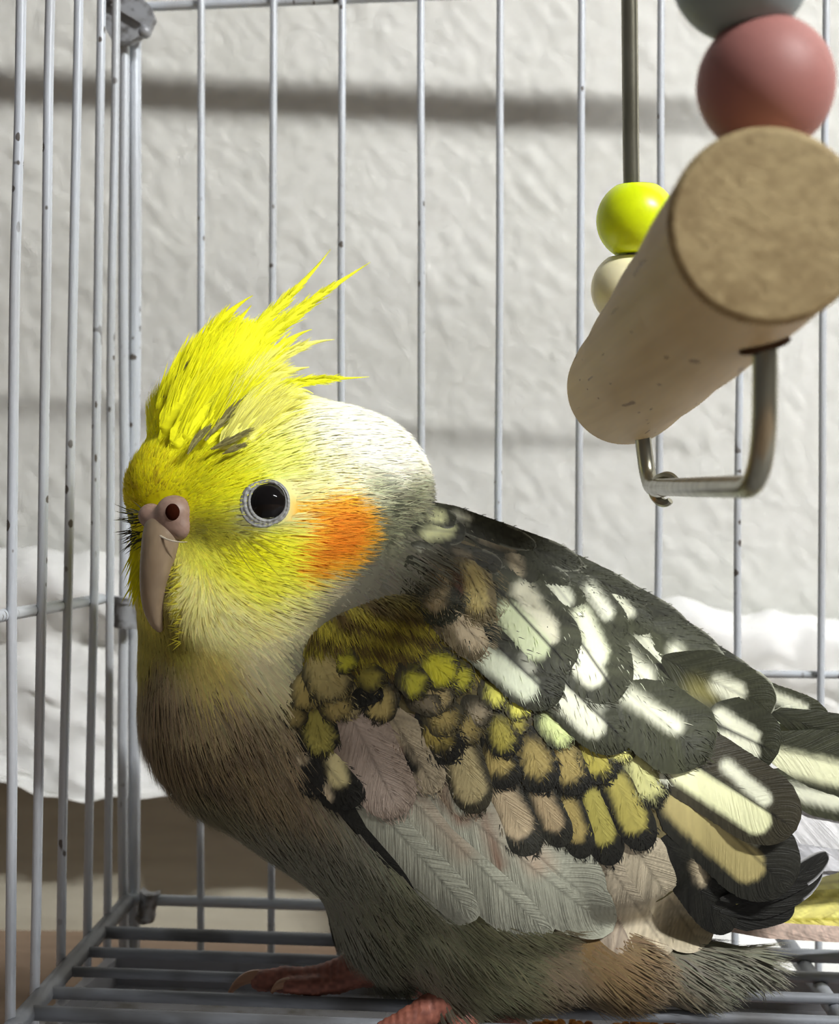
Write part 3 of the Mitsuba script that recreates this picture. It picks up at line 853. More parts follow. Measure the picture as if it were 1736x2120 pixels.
w2 = strands(gp3, body.normal(gp3), gd3, r_.uniform(16, 32, ng_) * PX, r_.uniform(2, 3, ng_) * PX, np.tile([.55, .50, .05], (ng_, 1)) * np.exp(r_.normal(0, .3, (ng_, 1))), .05, jit=.1, seed=34)
bv_, bf_, bc_ = merge([b1, t1, w1, w2])
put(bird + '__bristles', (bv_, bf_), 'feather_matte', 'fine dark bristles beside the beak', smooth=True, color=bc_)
labels[bird + '__bristles']['kind'] = 'stuff'

# ------------------------------------------------------------------ feathers
DK, BK, MID = np.array([.038, .041, .022]), np.array([.010, .010, .007]), np.array([.036, .032, .018])
WHT, PALE, TAN, YLW, YGR = np.array([.84, .86, .66]), np.array([.72, .74, .58]), np.array([.62, .52, .34]), np.array([.66, .56, .09]), np.array([.80, .82, .22])
def mikit_ss(x):
    x = np.clip(x, 0, 1)
    return x * x * (3 - 2 * x)


UV7 = np.array([[.1, .1], [.1, .12], [.11, .1], [.11, .12], [.12, .1], [.12, .12], [.13, .11]])
WSM = gaussian_filter(np.maximum(gaussian_filter(WW, 3), WW), .8)
feather_no = [0]


def feather(key, R, Tp, W, spots=(), base=DK, lift=(1, 15), curve=0.0, depth=None, rim=None, shaft=0.3, blunt=0.72, label=None, camber=.035, streak=.0, floor_=None, soft=1.0, rough=1.0):
    """One feather: a cambered vane from its root to its tip, with its marks laid out along and across the vane."""
    feather_no[0] += 1
    fid = feather_no[0]
    r = np.random.default_rng(1000 + fid)
    R, Tp = np.array(R, float), np.array(Tp, float)
    L = np.linalg.norm(Tp - R)
    d = (Tp - R) / L
    q = np.array([-d[1], d[0]])
    ns, nt = int(np.clip(L / 4.5, 14, 80)), int(np.clip(W / 5.5, 7, 31)) | 1
    s, t = np.meshgrid(np.linspace(0, 1, ns) ** .94, np.linspace(-1, 1, nt), indexing='ij')
    hw = np.minimum(1, .10 + .90 * np.clip(s / .34, 0, 1) ** .8) * np.sqrt(np.clip(1 - (np.clip(s - blunt, 0, 1) / (1 - blunt)) ** 2.2, 0, 1))
    hw = np.maximum(hw, .012)
    fray = 1 + .035 * (meshkit.noise(np.stack([s * L / 5, np.sign(t) * 3.0, s * 0 + fid], -1), 2) - .5) * (np.abs(t) > .99)
    a, b = s * L, t * hw * W / 2 * fray
    bend = curve * 4 * s * (1 - s)
    x, y = R[0] + d[0] * a + q[0] * (b + bend), R[1] + d[1] * a + q[1] * (b + bend)
    if depth is None:
        w = look_up(WSM, x, y)
    else:
        w = depth[0] + (depth[1] - depth[0]) * s
    if floor_ is not None:
        fl_w = floor_[0] + (floor_[1] - floor_[0]) * s
        w = (w + fl_w + np.sqrt((w - fl_w) ** 2 + 30 ** 2)) / 2 - 8
    w = w + lift[0] + (lift[1] - lift[0]) * s ** 1.15 + camber * W * hw * (1 - t ** 2) + r.normal(0, .8)
    w = w - .05 * (lift[1]) * np.clip((s - .9) / .1, 0, 1)
    # barbs leave the shaft at a slant: marks end in streaks along them
    bc = a - np.abs(b) * 1.1
    nb = meshkit.noise(np.stack([bc / 3.2, np.sign(t) * 5.0, s * 0 + fid * 3.1], -1), 4) - .5
    nb2 = meshkit.noise(np.stack([bc / 11., np.sign(t) * 5.0, s * 0 + fid * 1.7], -1), 6) - .5
    C = np.broadcast_to(base, s.shape + (3,)) * (1 + .55 * nb2 + .55 * nb)[..., None]
    if streak:
        C = C * (1 - streak * np.clip(nb2 * 3, 0, 1))[..., None]
    for sp in spots:
        x1, y1, x2, y2, wd, colr = sp[:6]
        fz = sp[6] if len(sp) > 6 else 9
        p1, p2 = np.array([x1, y1]) - R, np.array([x2, y2]) - R
        A1_, B1_, A2_, B2_ = p1 @ d, p1 @ q, p2 @ d, p2 @ q
        dx, dy = A2_ - A1_, B2_ - B1_
        k = np.clip(((a - A1_) * dx + (b - B1_) * dy) / max(dx * dx + dy * dy, 1e-6), 0, 1)
        dist = np.hypot(a - A1_ - k * dx, b - B1_ - k * dy) - wd / 2 * (1 - .18 * (1 - k))
        fz_ = fz * (1 + .7 * (1 - k))
        m = mikit_ss(.5 - (dist + (nb * 6 + nb2 * 5) * rough) / (2 * fz_))[..., None]
        C = C * (1 - m) + np.asarray(colr) * (1 + .10 * nb2 + .08 * nb)[..., None] * m
    if shaft:
        k = np.exp(-(b / 2.2) ** 2)[..., None] * np.clip((1.0 - s) * 6, 0, 1)[..., None]
        C = C * (1 - shaft * k)
    if rim is not None:
        k = np.clip((np.maximum(np.abs(t) * np.clip((s - .5) * 4, 0, 1), (s - .93) / .06) - .93) / .05, 0, 1)[..., None]
        C = C * (1 - k) + np.asarray(rim) * k
    V = U(x, y, w).reshape(-1, 3)
    i, j = np.meshgrid(np.arange(ns - 1), np.arange(nt - 1), indexing='ij')
    Q = np.stack([i * nt + j, (i + 1) * nt + j, (i + 1) * nt + j + 1, i * nt + j + 1], -1).reshape(-1, 4)
    C = np.clip(C, .003, .96)
    nb_ = int(soft * np.clip(L * W / 260, 10, 110)) + 1
    ii, jj = r.integers(int(ns * .22), ns, nb_), r.integers(0, nt, nb_)
    ii = np.where(r.random(nb_) < .35, r.integers(int(ns * .8), ns, nb_), ii)
    G = V.reshape(ns, nt, 3)
    P3 = G[ii, jj]
    fd = G[np.minimum(ii + 1, ns - 1), jj] - G[np.maximum(ii - 1, 0), jj]
    fd = fd / np.maximum(np.linalg.norm(fd, axis=1, keepdims=True), 1e-9)
    sd = G[ii, np.minimum(jj + 1, nt - 1)] - G[ii, np.maximum(jj - 1, 0)]
    sd = sd / np.maximum(np.linalg.norm(sd, axis=1, keepdims=True), 1e-9)
    f3 = fd + sd * (np.sign(t[ii, jj]) * .55)[:, None]
    n3 = np.cross(fd, sd)
    n3 = n3 / np.maximum(np.linalg.norm(n3, axis=1, keepdims=True), 1e-9)
    n3 = n3 * np.where((n3 * -P3).sum(1) < 0, -1, 1)[:, None]
    sv, sf, scl = strands(P3 + n3 * 2.0 * PX, n3, f3 / np.linalg.norm(f3, axis=1, keepdims=True), np.minimum(W * .16, 20) * r.uniform(.6, 1.3, nb_) * PX, r.uniform(1.4, 2.4, nb_) * PX,
                          C[ii, jj] * np.exp(r.normal(0, .10, (nb_, 1))), .03, jit=.06, seed=fid)
    Qt = np.vstack([Q[:, [0, 1, 2]], Q[:, [0, 2, 3]]])
    return put(key, (np.vstack([V, sv]), np.vstack([Qt, sf + len(V)])), 'vane', label, smooth=True, uv=np.vstack([np.stack([s.ravel() * L / 200, t.ravel()], 1), np.tile(UV7, (nb_, 1))]),
               color=np.vstack([C.reshape(-1, 3), scl]))


# the wing under its feathers
wv = np.array(wing_mesh.vertices)
wn = meshkit.fbm(wv * 330, 3, 7)[:, None]
wcol = np.array([.13, .11, .055]) * (.6 + .8 * wn)
put(bird + '__wing', wing_mesh, 'body_matte', 'near wing with cream pearl spots on olive black', smooth=True, color=np.clip(wcol, 0, 1))
sp_, _ = trimesh.sample.sample_surface(wing_mesh, 130000, seed=5)
sp_ = np.asarray(sp_)
sn_ = wing.normal(sp_)
px_ = np.c_[sp_[:, 0] / sp_[:, 1] * F + 868, 1060 - sp_[:, 2] / sp_[:, 1] * F]
reg_ = shapely.Polygon([(590, 1420), (612, 1360), (640, 1300), (850, 1190), (960, 1280), (1005, 1370), (880, 1385), (780, 1375), (640, 1385)])
k_ = shapely.contains(reg_, shapely.points(px_)) & ((sn_ * -sp_).sum(1) > -.03) & (body_fn(sp_) > -.0012)
sp_, sn_ = sp_[k_], sn_[k_]
row = (sp_ - U(700, 1330, 200)) @ np.array([-.15, 0, -.98]) / PX + 14 * meshkit.noise(sp_ * 420, 6)
st_ = .5 + .5 * np.sin(row / 36 * 2 * np.pi)
sc_ = np.array([.30, .26, .032]) * st_[:, None] + np.array([.075, .05, .017]) * (1 - st_[:, None])
fl_ = np.array([.45, 0, -.9]) - sn_ * (sn_ @ np.array([.45, 0, -.9]))[:, None]
fl_ /= np.linalg.norm(fl_, axis=1, keepdims=True)
up2 = np.clip((sp_[:, 2] - U(0, 1262, 150)[2]) / (40 * PX), 0, 1)[:, None]
pt2 = meshkit.noise(sp_ * 260, 12)[:, None]
sc_ = sc_ * (1 - up2) + (np.array([.13, .11, .06]) * (1 - pt2) + np.array([.42, .40, .14]) * np.clip(pt2 * 2 - .7, 0, 1)) * up2
wp = strands(sp_, sn_, fl_, rng.uniform(30, 60, len(sp_)) * PX, rng.uniform(1.8, 3.2, len(sp_)) * PX, sc_ * np.exp(rng.normal(0, .24, (len(sp_), 1))), .12, jit=.12, seed=9)
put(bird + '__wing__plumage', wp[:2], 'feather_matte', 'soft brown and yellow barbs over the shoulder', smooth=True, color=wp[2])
labels[bird + '__wing__plumage']['kind'] = 'stuff'
FW = bird + '__wing__feather'
# pale flight feathers of the lower wing, darkened to hold its shade
PW = np.array([.33, .335, .26]); PK = np.array([.36, .29, .21])
BRK = np.array([.20, .125, .085])
feather(FW, (612, 1572), (868, 1858), 84, base=BK * 1.2, lift=(-3, 3), soft=0)  # black vane: shaded gap between breast and wing, put in as colour
feather(FW, (690, 1570), (985, 1905), 135, base=PW * .92, lift=(-2, 6), streak=.25, rim=PW * 1.2, soft=0)
feather(FW, (735, 1545), (1140, 1938), 150, [(870, 1650, 960, 1760, 40, PK * .8, 30)], base=PW, lift=(-1, 9), streak=.22, rim=PW * 1.2, soft=0)
feather(FW, (800, 1560), (1268, 1928), 150, [(925, 1650, 955, 1690, 36, BRK, 18), (1000, 1690, 1034, 1790, 24, BRK, 18), (1050, 1690, 1110, 1790, 44, PK * 1.05, 22)], base=PW, lift=(0, 12), streak=.25, rim=PW * 1.15, soft=0)
feather(FW, (960, 1640), (1240, 1880), 150, [(1000, 1665, 1036, 1770, 18, BRK, 16), (1040, 1700, 1120, 1790, 50, PK * 1.05, 26)], base=PW * .98, lift=(2, 12), streak=.2, soft=0)
feather(FW, (1150, 1690), (1320, 1975), 110, base=PK * .8, lift=(-8, 2), soft=0)
feather(FW, (1190, 1690), (1385, 1975), 150, base=np.array([.44, .38, .27]), lift=(-6, 6), streak=.3, soft=0)
feather(FW, (1270, 1690), (1455, 1965), 130, base=np.array([.46, .40, .28]), lift=(-3, 10), streak=.2, soft=0)
feather(FW, (1340, 1690), (1512, 1930), 96, [(1444, 1795, 1452, 1822, 16, TAN, 12)], base=BK, lift=(0, 14), camber=.05, floor_=(100, 56), soft=0)
# white bar and leading edge
feather(FW, (592, 1415), (630, 1560), 56, base=BK, lift=(0, 8))
feather(FW, (585, 1470), (655, 1650), 66, [(620, 1545, 622, 1570, 26, TAN * .8)], base=BK, lift=(1, 10))
feather(FW, (640, 1540), (742, 1668), 84, [(690, 1555, 700, 1610, 40, TAN * (1, 1.05, .8)), (668, 1630, 676, 1650, 22, TAN)], base=BK, lift=(2, 13))
feather(FW, (700, 1430), (830, 1690), 130, [(745, 1490, 785, 1640, 92, np.array([.36, .29, .235]), 16)], base=np.array([.28, .22, .17]), lift=(1, 12))  # pale patch darkened, shade put into its colour
feather(FW, (790, 1450), (905, 1640), 86, [(840, 1570, 850, 1590, 34, BK), (805, 1540, 815, 1560, 30, np.array([.2, .11, .08]))], base=TAN * .5, lift=(1, 12))
feather(FW, (850, 1480), (985, 1690), 84, [(915, 1560, 925, 1600, 46, BK), (945, 1640, 955, 1670, 30, PW)], base=np.array([.25, .19, .13]), lift=(1, 12))


def spot_feather(x1, y1, x2, y2, w, colr, base, tip, m=13, lift=(1, 14), back=1.0, fz=7, **kw):
    p1, p2 = np.array([x1, y1], float), np.array([x2, y2], float)
    d = p2 - p1
    d = d / max(np.linalg.norm(d), 1e-6) if np.linalg.norm(d) > 8 else np.array([.62, .78])
    p1, p2 = p1 + d * w * .38, p2 - d * w * .30
    if (p2 - p1) @ d < 0:
        p1 = p2 = (p1 + p2) / 2
    feather(FW, p1 - d * (w * .9 + 26) * back, p2 + d * (w * .42 + tip), w + 2 * m, [(*p1, *p2, w, colr, fz)], base=base, lift=lift, **kw)


YT = np.array([.37, .29, .10])
TAN = TAN * .62  # tan and yellow darkened: shade of the lower wing put into colour
YLW = YLW * (.56, .58, .7)
for row in ((1030, 1625, 1080, 1722, 64, TAN * (1.05, 1, .95), BK * 2, 46), (1112, 1632, 1150, 1712, 42, TAN * (1, .92, .8), BK * 2, 40), (1172, 1655, 1197, 1735, 40, YT, BK * 1.5, 40),
            (1222, 1634, 1252, 1738, 52, YLW * (.98, 1, 1.2), BK, 50), (1270, 1604, 1318, 1712, 56, YLW * (1.02, 1.02, 1.3), BK, 46), (940, 1520, 980, 1648, 64, np.array([.36, .30, .15]), MID, 30)):
    spot_feather(*row, shaft=.1)
# small coverts in rows, tips dark
for row in ((905, 1470, 925, 1495, 58, YT, MID, 14), (890, 1505, 915, 1535, 60, YT * (1, 1, .7), BK, 40), (955, 1495, 972, 1520, 50, YT * .95, MID, 14), (978, 1465, 995, 1486, 34, TAN * .9, MID, 14), (1028, 1490, 1046, 1540, 46, YLW, BK, 22),
            (1018, 1552, 1040, 1592, 50, YT, BK, 36), (1096, 1535, 1116, 1596, 58, YT * .92, BK, 40), (1158, 1540, 1184, 1606, 52, YT, BK, 36), (1058, 1476, 1080, 1500, 34, YLW * 1.1, MID, 12), (1014, 1424, 1032, 1450, 32, YGR * (1, .95, .6), MID, 12),
            (1062, 1445, 1080, 1472, 36, YGR * (1, .95, .6), MID, 12), (1130, 1484, 1166, 1528, 42, YGR * (.9, 1, 1.6), DK, 14), (1208, 1522, 1242, 1590, 52, YLW * 1.18, BK, 28), (1268, 1520, 1290, 1560, 44, YGR * (1.1, 1.05, 1.2), MID, 12), (1278, 1480, 1296, 1506, 34, YGR * (1, 1.1, 1.3), MID, 10),
            (1308, 1560, 1350, 1640, 58, YGR * (.72, .70, 1.1), BK, 22), (1345, 1560, 1378, 1612, 38, PALE, MID, 12), (1318, 1512, 1385, 1576, 32, np.array([.84, .90, .32]), MID, 8),
            (648, 1466, 668, 1545, 54, YLW * (1, 1.02, 1.2), BK, 12), (684, 1440, 705, 1475, 50, YT, MID, 8), (604, 1462, 614, 1495, 28, YT * .7, BK, 10), (628, 1400, 640, 1455, 48, YT, MID, 8), (655, 1352, 690, 1430, 72, TAN * (1, .98, .62), MID, 10), (700, 1410, 725, 1470, 60, TAN * (1, .98, .7), MID, 8),
            (796, 1430, 782, 1478, 46, YT, BK, 12), (745, 1388, 778, 1410, 34, YLW, MID, 12), (700, 1352, 722, 1378, 30, YGR * (.62, .58, .2), MID, 8), (748, 1420, 756, 1450, 54, BK, BK, 4), (845, 1400, 866, 1425, 40, YGR * (.62, .58, .2), MID, 14), (885, 1365, 925, 1400, 62, YGR * (.72, .67, .15), MID, 10),
            (925, 1385, 960, 1412, 46, YGR * (.62, .58, .2), MID, 12), (880, 1425, 915, 1450, 54, TAN * (1.05, 1, .7), MID, 14), (860, 1445, 900, 1462, 30, TAN * .6, MID, 10)):
    spot_feather(*row, back=.4 if row[1] < 1440 and row[0] < 760 else .8, fz=11, rough=2.2, soft=2.6, lift=(1, 10), shaft=.12, camber=.02)
# pearl scapulars and mantle
feather(FW, (845, 1150), (945, 1275), 120, [(908, 1182, 900, 1242, 46, TAN * (1.3, 1.25, 1.1)), (868, 1195, 872, 1215, 60, DK * .8, 16)], base=DK * .8, lift=(-1, 8), soft=5, rough=2)
feather(FW, (930, 1115), (1020, 1285), 120, [(976, 1180, 986, 1242, 48, TAN * (1.3, 1.25, .7)), (945, 1190, 950, 1225, 20, np.array([.12, .05, .03]))], base=np.array([.14, .11, .05]), lift=(1, 10), soft=4, rough=2)
feather(FW, (880, 1215), (1018, 1352), 104, [(940, 1275, 985, 1322, 52, TAN * (1.5, 1.5, 1.5)), (1000, 1262, 1008, 1288, 32, TAN)], base=np.array([.13, .105, .055]), lift=(2, 12), soft=3, rough=2)
feather(FW, (1040, 1120), (1100, 1215), 70, [(1062, 1150, 1072, 1182, 28, TAN)], base=DK * .8, lift=(2, 10))
feather(FW, (1075, 1120), (1200, 1275), 84, [(1138, 1195, 1168, 1242, 36, PALE * .9)], base=DK * .75, lift=(2, 12))
feather(FW, (980, 1165), (1182, 1385), 158, [(1082, 1222, 1132, 1310, 50, PALE * (1.0, .96, .92)), (1052, 1272, 1106, 1334, 62, PALE * (.92, 1, .8))], base=DK * .9, lift=(3, 16), shaft=.85)
feather(FW, (1160, 1160), (1290, 1320), 76, [(1222, 1222, 1256, 1268, 30, PALE)], base=DK * .85, lift=(3, 12))
feather(FW, (1225, 1190), (1345, 1315), 70, [(1266, 1228, 1300, 1268, 20, WHT)], base=DK, lift=(3, 12))
feather(FW, (925, 1240), (1155, 1455), 128, [(992, 1350, 1088, 1424, 50, PALE * (.95, 1, .95)), (1086, 1362, 1096, 1384, 22, PALE * .5)], base=DK * .7, lift=(4, 17), shaft=.8)
feather(FW, (1105, 1190), (1285, 1450), 160, [(1204, 1274, 1240, 1352, 42, WHT * (.95, .97, .9)), (1174, 1334, 1224, 1394, 56, WHT)], base=DK, lift=(4, 18), shaft=.85)
feather(FW, (1260, 1240), (1405, 1420), 116, [(1330, 1326, 1362, 1364, 30, WHT * .9, 13), (1345, 1380, 1362, 1395, 12, PALE * .6, 14)], base=DK, lift=(4, 17))
feather(FW, (1070, 1318), (1306, 1545), 140, [(1136, 1418, 1226, 1502, 52, WHT), (1222, 1440, 1240, 1462, 20, PALE * .6, 14)], base=DK * .9, lift=(5, 19), shaft=.8)
feather(FW, (1210, 1290), (1390, 1460), 130, [(1292, 1366, 1332, 1402, 44, WHT * .95, 14)], base=DK, lift=(5, 19))
feather(FW, (1308, 1272), (1500, 1408), 98, [(1398, 1346, 1420, 1380, 30, WHT * .95, 10)], base=DK * 1.1, lift=(5, 28), rim=PALE * .4)
feather(FW, (1225, 1370), (1462, 1570), 175, [(1300, 1440, 1398, 1504, 34, WHT, 12)], base=DK, lift=(5, 34), rim=DK * 1.5)
feather(FW, (1285, 1232), (1462, 1352), 60, [(1325, 1270, 1420, 1326, 17, np.array([.92, .92, .92]), 6)], base=DK, lift=(3, 12))
for R_, T_, W_, sp in (((845, 1036), (1110, 1132), 46, [(945, 1068, 968, 1076, 12, PALE)]), ((900, 1062), (1205, 1172), 58, [(955, 1090, 1002, 1104, 15, PALE), (1002, 1116, 1060, 1132, 17, TAN * .9)]), ((1040, 1105), (1335, 1248), 58, [(1090, 1140, 1132, 1156, 17, PALE * .9)]),
                       ((1130, 1142), (1425, 1300), 52, []), ((1240, 1205), (1490, 1352), 46, []), ((1345, 1275), (1570, 1412), 44, []), ((960, 1100), (1230, 1225), 56, []),
                       ((850, 1092), (965, 1104), 56, [(888, 1106, 925, 1096, 34, PALE * (1, 1, .7))]), ((862, 1052), (945, 1082), 40, [(895, 1068, 912, 1072, 22, PALE * (1, 1, .7))]), ((850, 1125), (1040, 1175), 54, [(870, 1138, 895, 1146, 12, PALE * .6), (945, 1142, 968, 1152, 16, TAN * .7)]), ((1000, 1135), (1180, 1210), 50, [])):
    feather(FW, R_, T_, W_, sp, base=DK * .75, lift=(1, 9), label=None, rim=PALE * .3)
# tertials
feather(FW, (1450, 1418), (1718, 1512), 106, [(1592, 1437, 1660, 1468, 24, WHT, 6), (1578, 1494, 1666, 1500, 52, WHT, 8)], base=DK * .95, lift=(0, 16), floor_=(40, 5), rim=DK * 1.4, soft=0)
feather(FW, (1370, 1362), (1602, 1470), 118, [(1440, 1428, 1470, 1432, 36, np.array([.26, .24, .08]), 22), (1490, 1418, 1520, 1432, 44, WHT, 10)], base=DK, lift=(7, 33), floor_=(56, 55), rim=PALE * .7, soft=0)
feather(FW, (1390, 1455), (1610, 1560), 142, [(1490, 1480, 1556, 1526, 34, WHT, 7), (1466, 1524, 1548, 1558, 44, WHT, 6)], base=DK * .8, lift=(5, 32), floor_=(56, 80), shaft=.8, soft=0)
feather(FW, (1320, 1505), (1648, 1718), 162, [(1504, 1586, 1582, 1654, 30, WHT * .95, 7), (1410, 1600, 1566, 1698, 58, WHT * (1, 1, .78), 6)], base=MID, lift=(6, 33), floor_=(84, 100), shaft=.8, soft=0)
feather(FW, (1333, 1555), (1634, 1842), 184, [(1402, 1668, 1545, 1790, 74, np.array([.42, .355, .15]), 7), (1540, 1732, 1566, 1748, 12, PALE * .5, 6)], base=BK * 1.6, lift=(5, 16), floor_=(80, 90), shaft=.5, soft=0)  # tan stripe darkened, its shade is in the colour
# primaries beyond the wing
FP = bird + '__wing__feather'
feather(FP, (1590, 1470), (1960, 1610), 88, [(1690, 1536, 1850, 1600, 26, WHT, 7)], base=DK * .8, lift=(0, 4), depth=(70, -60), soft=0)
feather(FP, (1545, 1530), (1980, 1652), 128, [(1610, 1574, 1900, 1640, 56, WHT * (1, 1, .85), 8)], base=DK * .9, lift=(0, 4), depth=(90, -50), soft=0)
feather(FP, (1545, 1605), (1980, 1700), 106, [(1630, 1638, 1900, 1690, 36, WHT * .95, 8)], base=DK * 1.2, lift=(0, 4), depth=(86, -60), soft=0)
feather(FP, (1500, 1660), (1990, 1740), 120, base=np.array([.78, .78, .78]), lift=(0, 4), depth=(78, -70), streak=.2, soft=0)
feather(FP, (1500, 1735), (1990, 1745), 100, base=np.array([.62, .62, .64]), lift=(0, 4), depth=(70, -75), curve=14, streak=.4, soft=0)
feather(FP, (1480, 1800), (1800, 1740), 84, base=np.array([.48, .48, .48]), lift=(0, 4), depth=(66, -40), curve=16, streak=.5, soft=0)
feather(FP, (1490, 1862), (1715, 1768), 54, base=BK * .7, lift=(0, 4), depth=(84, 40), curve=22, rim=np.array([.45, .45, .45]), shaft=0, soft=0)
feather(FP, (1490, 1888), (1702, 1800), 50, base=BK * .7, lift=(0, 4), depth=(76, 34), curve=26, rim=np.array([.45, .45, .45]), shaft=0, soft=0)
feather(FP, (1480, 1900), (1645, 1872), 58, base=BK * .6, lift=(0, 4), depth=(70, 34), curve=10, rim=BK, shaft=0, blunt=.8, soft=0)
# tail
FT = bird + '__tail__feather'
tail_mesh = surface_net(Field(30).cone((1500, 1850, -150, 60), (1640, 1868, -170, 44)).cone((1640, 1868, -170, 44), (1960, 1850, -230, 20)), at(1280, 2040, .196), at(2020, 1690, .232), .0009)
put(bird + '__tail', tail_mesh, 'body_matte', 'pale yellow tail with olive stripes', smooth=True, color=np.tile([.55, .5, .3], (len(tail_mesh.vertices), 1)))
feather(FT, (1500, 1850), (2060, 1790), 130, [(1640, 1800, 2000, 1770, 70, np.array([.90, .88, .46]), 12)], base=np.array([.84, .80, .30]), lift=(0, 4), depth=(-60, -150), shaft=.3, soft=0)
feather(FT, (1500, 1880), (2060, 1850), 96, [(1560, 1866, 2000, 1832, 5, np.array([.42, .38, .04]), 3), (1560, 1890, 2000, 1868, 6, np.array([.42, .38, .04]), 3)], base=np.array([.82, .76, .22]), lift=(0, 4), depth=(-56, -146), shaft=0, soft=0)
feather(FT, (1490, 1905), (2060, 1900), 80, [(1560, 1906, 2000, 1900, 6, np.array([.44, .40, .04]), 3), (1560, 1926, 2000, 1930, 12, np.array([.52, .46, .05]), 4)], base=np.array([.78, .72, .22]), lift=(0, 4), depth=(-52, -142), shaft=0, soft=0)
feather(FT, (1480, 1920), (1800, 1938), 34, base=np.array([.60, .46, .38]), lift=(0, 4), depth=(-46, -70), shaft=0, soft=0)

# ------------------------------------------------------------------ crest
CR = bird + '__crest'
crest_parts = []


def crest_feather(pts, W, colr=YEL, wz=None, taper=.5, barbs=150, key=None, seed=0, blen=1.0, both=True):
    r = np.random.default_rng(300 + seed)
    P = spline(pts, 44)
    if wz is None:
        z = 98 - .55 * (P[:, 0] - 350) + 3 * seed % 9 - 4
        z = np.maximum(z, look_up(WB, P[:, 0], P[:, 1]) + 4) * np.clip((P[:, 1] - 700) / 100, 0, 1) + z * (1 - np.clip((P[:, 1] - 700) / 100, 0, 1))
    else:
        z = look_up(WB, P[:, 0], P[:, 1]) + wz
    s = np.linspace(0, 1, 44)
    z = z - 26 * np.clip(1 - s / .16, 0, 1) * (wz is None)
    tn = np.gradient(P, axis=0); tn /= np.linalg.norm(tn, axis=1, keepdims=True)
    q = np.c_[-tn[:, 1], tn[:, 0]]
    hw = W / 2 * (np.clip(s / .25, .45, 1) * np.clip((1.02 - s) / .62, .04, 1) ** 1.1) * .80
    tt = np.linspace(-1, 1, 7)
    X = P[:, None] + q[:, None] * (hw[:, None, None] * tt[None, :, None])
    Z = z[:, None] + 4 * (1 - tt[None] ** 2)
    V = U(X[..., 0], X[..., 1], Z).reshape(-1, 3)
    i, j = np.meshgrid(np.arange(43), np.arange(6), indexing='ij')
    Q = np.stack([i * 7 + j, (i + 1) * 7 + j, (i + 1) * 7 + j + 1, i * 7 + j + 1], -1).reshape(-1, 4)
    Fq = np.vstack([Q[:, [0, 1, 2]], Q[:, [0, 2, 3]]])
    C = np.broadcast_to(colr, (44, 7, 3)) * (.9 + .25 * meshkit.noise(np.stack([np.repeat(s[:, None] * 60, 7, 1), np.repeat(tt[None] * 2, 44, 0), np.zeros((44, 7)) + seed], -1), 3))[..., None]
    parts = [(V, Fq, C.reshape(-1, 3))]
    k = r.integers(2, 35, barbs)
    sd = np.where(r.random(barbs) < (.5 if both else .12), -1, 1)
    root = P[k] + q[k] * (hw[k] * sd * r.uniform(.2, .95, barbs))[:, None]
    ang = r.uniform(.05, .24, barbs) * sd
    dirn = tn[k] * np.cos(ang)[:, None] + q[k] * np.sin(ang)[:, None]
    p3 = U(root[:, 0], root[:, 1], z[k] + r.uniform(-3, 6, barbs))
    e3 = U(root[:, 0] + dirn[:, 0] * 20, root[:, 1] + dirn[:, 1] * 20, z[k] + r.normal(0, 3, barbs))
    f3 = e3 - p3; f3 /= np.linalg.norm(f3, axis=1, keepdims=True)
    n3 = -p3 / np.linalg.norm(p3, axis=1, keepdims=True)
    L3 = (hw[k] * 2.4 * blen * r.uniform(.6, 1.3, barbs) + 12) * PX
    parts.append(strands(p3, n3, f3, L3, r.uniform(1.8, 3.2, barbs) * PX, np.asarray(colr) * np.exp(r.normal(-.06, .17, (barbs, 1))), .04, jit=.025, seed=seed))
    V, Fq, C = merge(parts)
    put(key or CR + '__feather', (V, Fq), 'feather_matte', smooth=True, color=np.clip(C, .004, .96))


Y2 = YEL * (1.02, 1.04, 1) + (0, 0, .02)
YP = np.array([.90, .88, .20])
crest_base = trimesh.creation.icosphere(4, 1.0)
crest_base.apply_scale(np.array([66, 46, 120]) * PX)
crest_base.apply_transform(trimesh.transformations.rotation_matrix(.62, [0, 1, 0]))
crest_base.apply_translation(U(450, 800, 40))
put(CR, crest_base, 'body_matte', 'tall yellow crest of loose feathers', smooth=True, color=np.tile(YEL, (len(crest_base.vertices), 1)))
crest = [([(318, 900), (350, 820), (400, 742), (455, 668), (523, 612)], 62, YEL), ([(340, 900), (385, 800), (450, 712), (505, 650), (520, 632)], 66, YEL), ([(360, 900), (420, 790), (520, 690), (600, 612), (652, 556), (684, 516)], 46, Y2),
         ([(400, 880), (460, 780), (560, 690), (640, 628), (712, 578), (766, 543)], 48, Y2), ([(380, 900), (440, 800), (530, 715), (610, 652), (655, 620)], 60, Y2), ([(420, 900), (480, 810), (560, 735), (612, 696), (645, 682)], 58, Y2),
         ([(430, 900), (490, 820), (570, 745), (640, 712), (692, 703)], 50, YP), ([(440, 900), (500, 830), (560, 780), (610, 765), (640, 760)], 62, YP), ([(450, 900), (520, 830), (600, 796), (680, 785), (764, 780)], 30, Y2),
         ([(460, 910), (520, 850), (580, 818), (630, 808), (648, 815)], 56, YP), ([(480, 920), (540, 860), (600, 830), (640, 835), (662, 850)], 50, YP), ([(500, 930), (550, 880), (610, 850), (650, 850)], 46, YP),
         ([(330, 930), (370, 850), (420, 770), (470, 720)], 80, YEL), ([(370, 940), (420, 860), (480, 790), (530, 745)], 84, YEL), ([(410, 945), (460, 880), (520, 820), (570, 790)], 84, YEL), ([(350, 950), (400, 880), (440, 830), (470, 790)], 80, YEL), ([(450, 950), (500, 890), (560, 850), (600, 840)], 70, YP)]
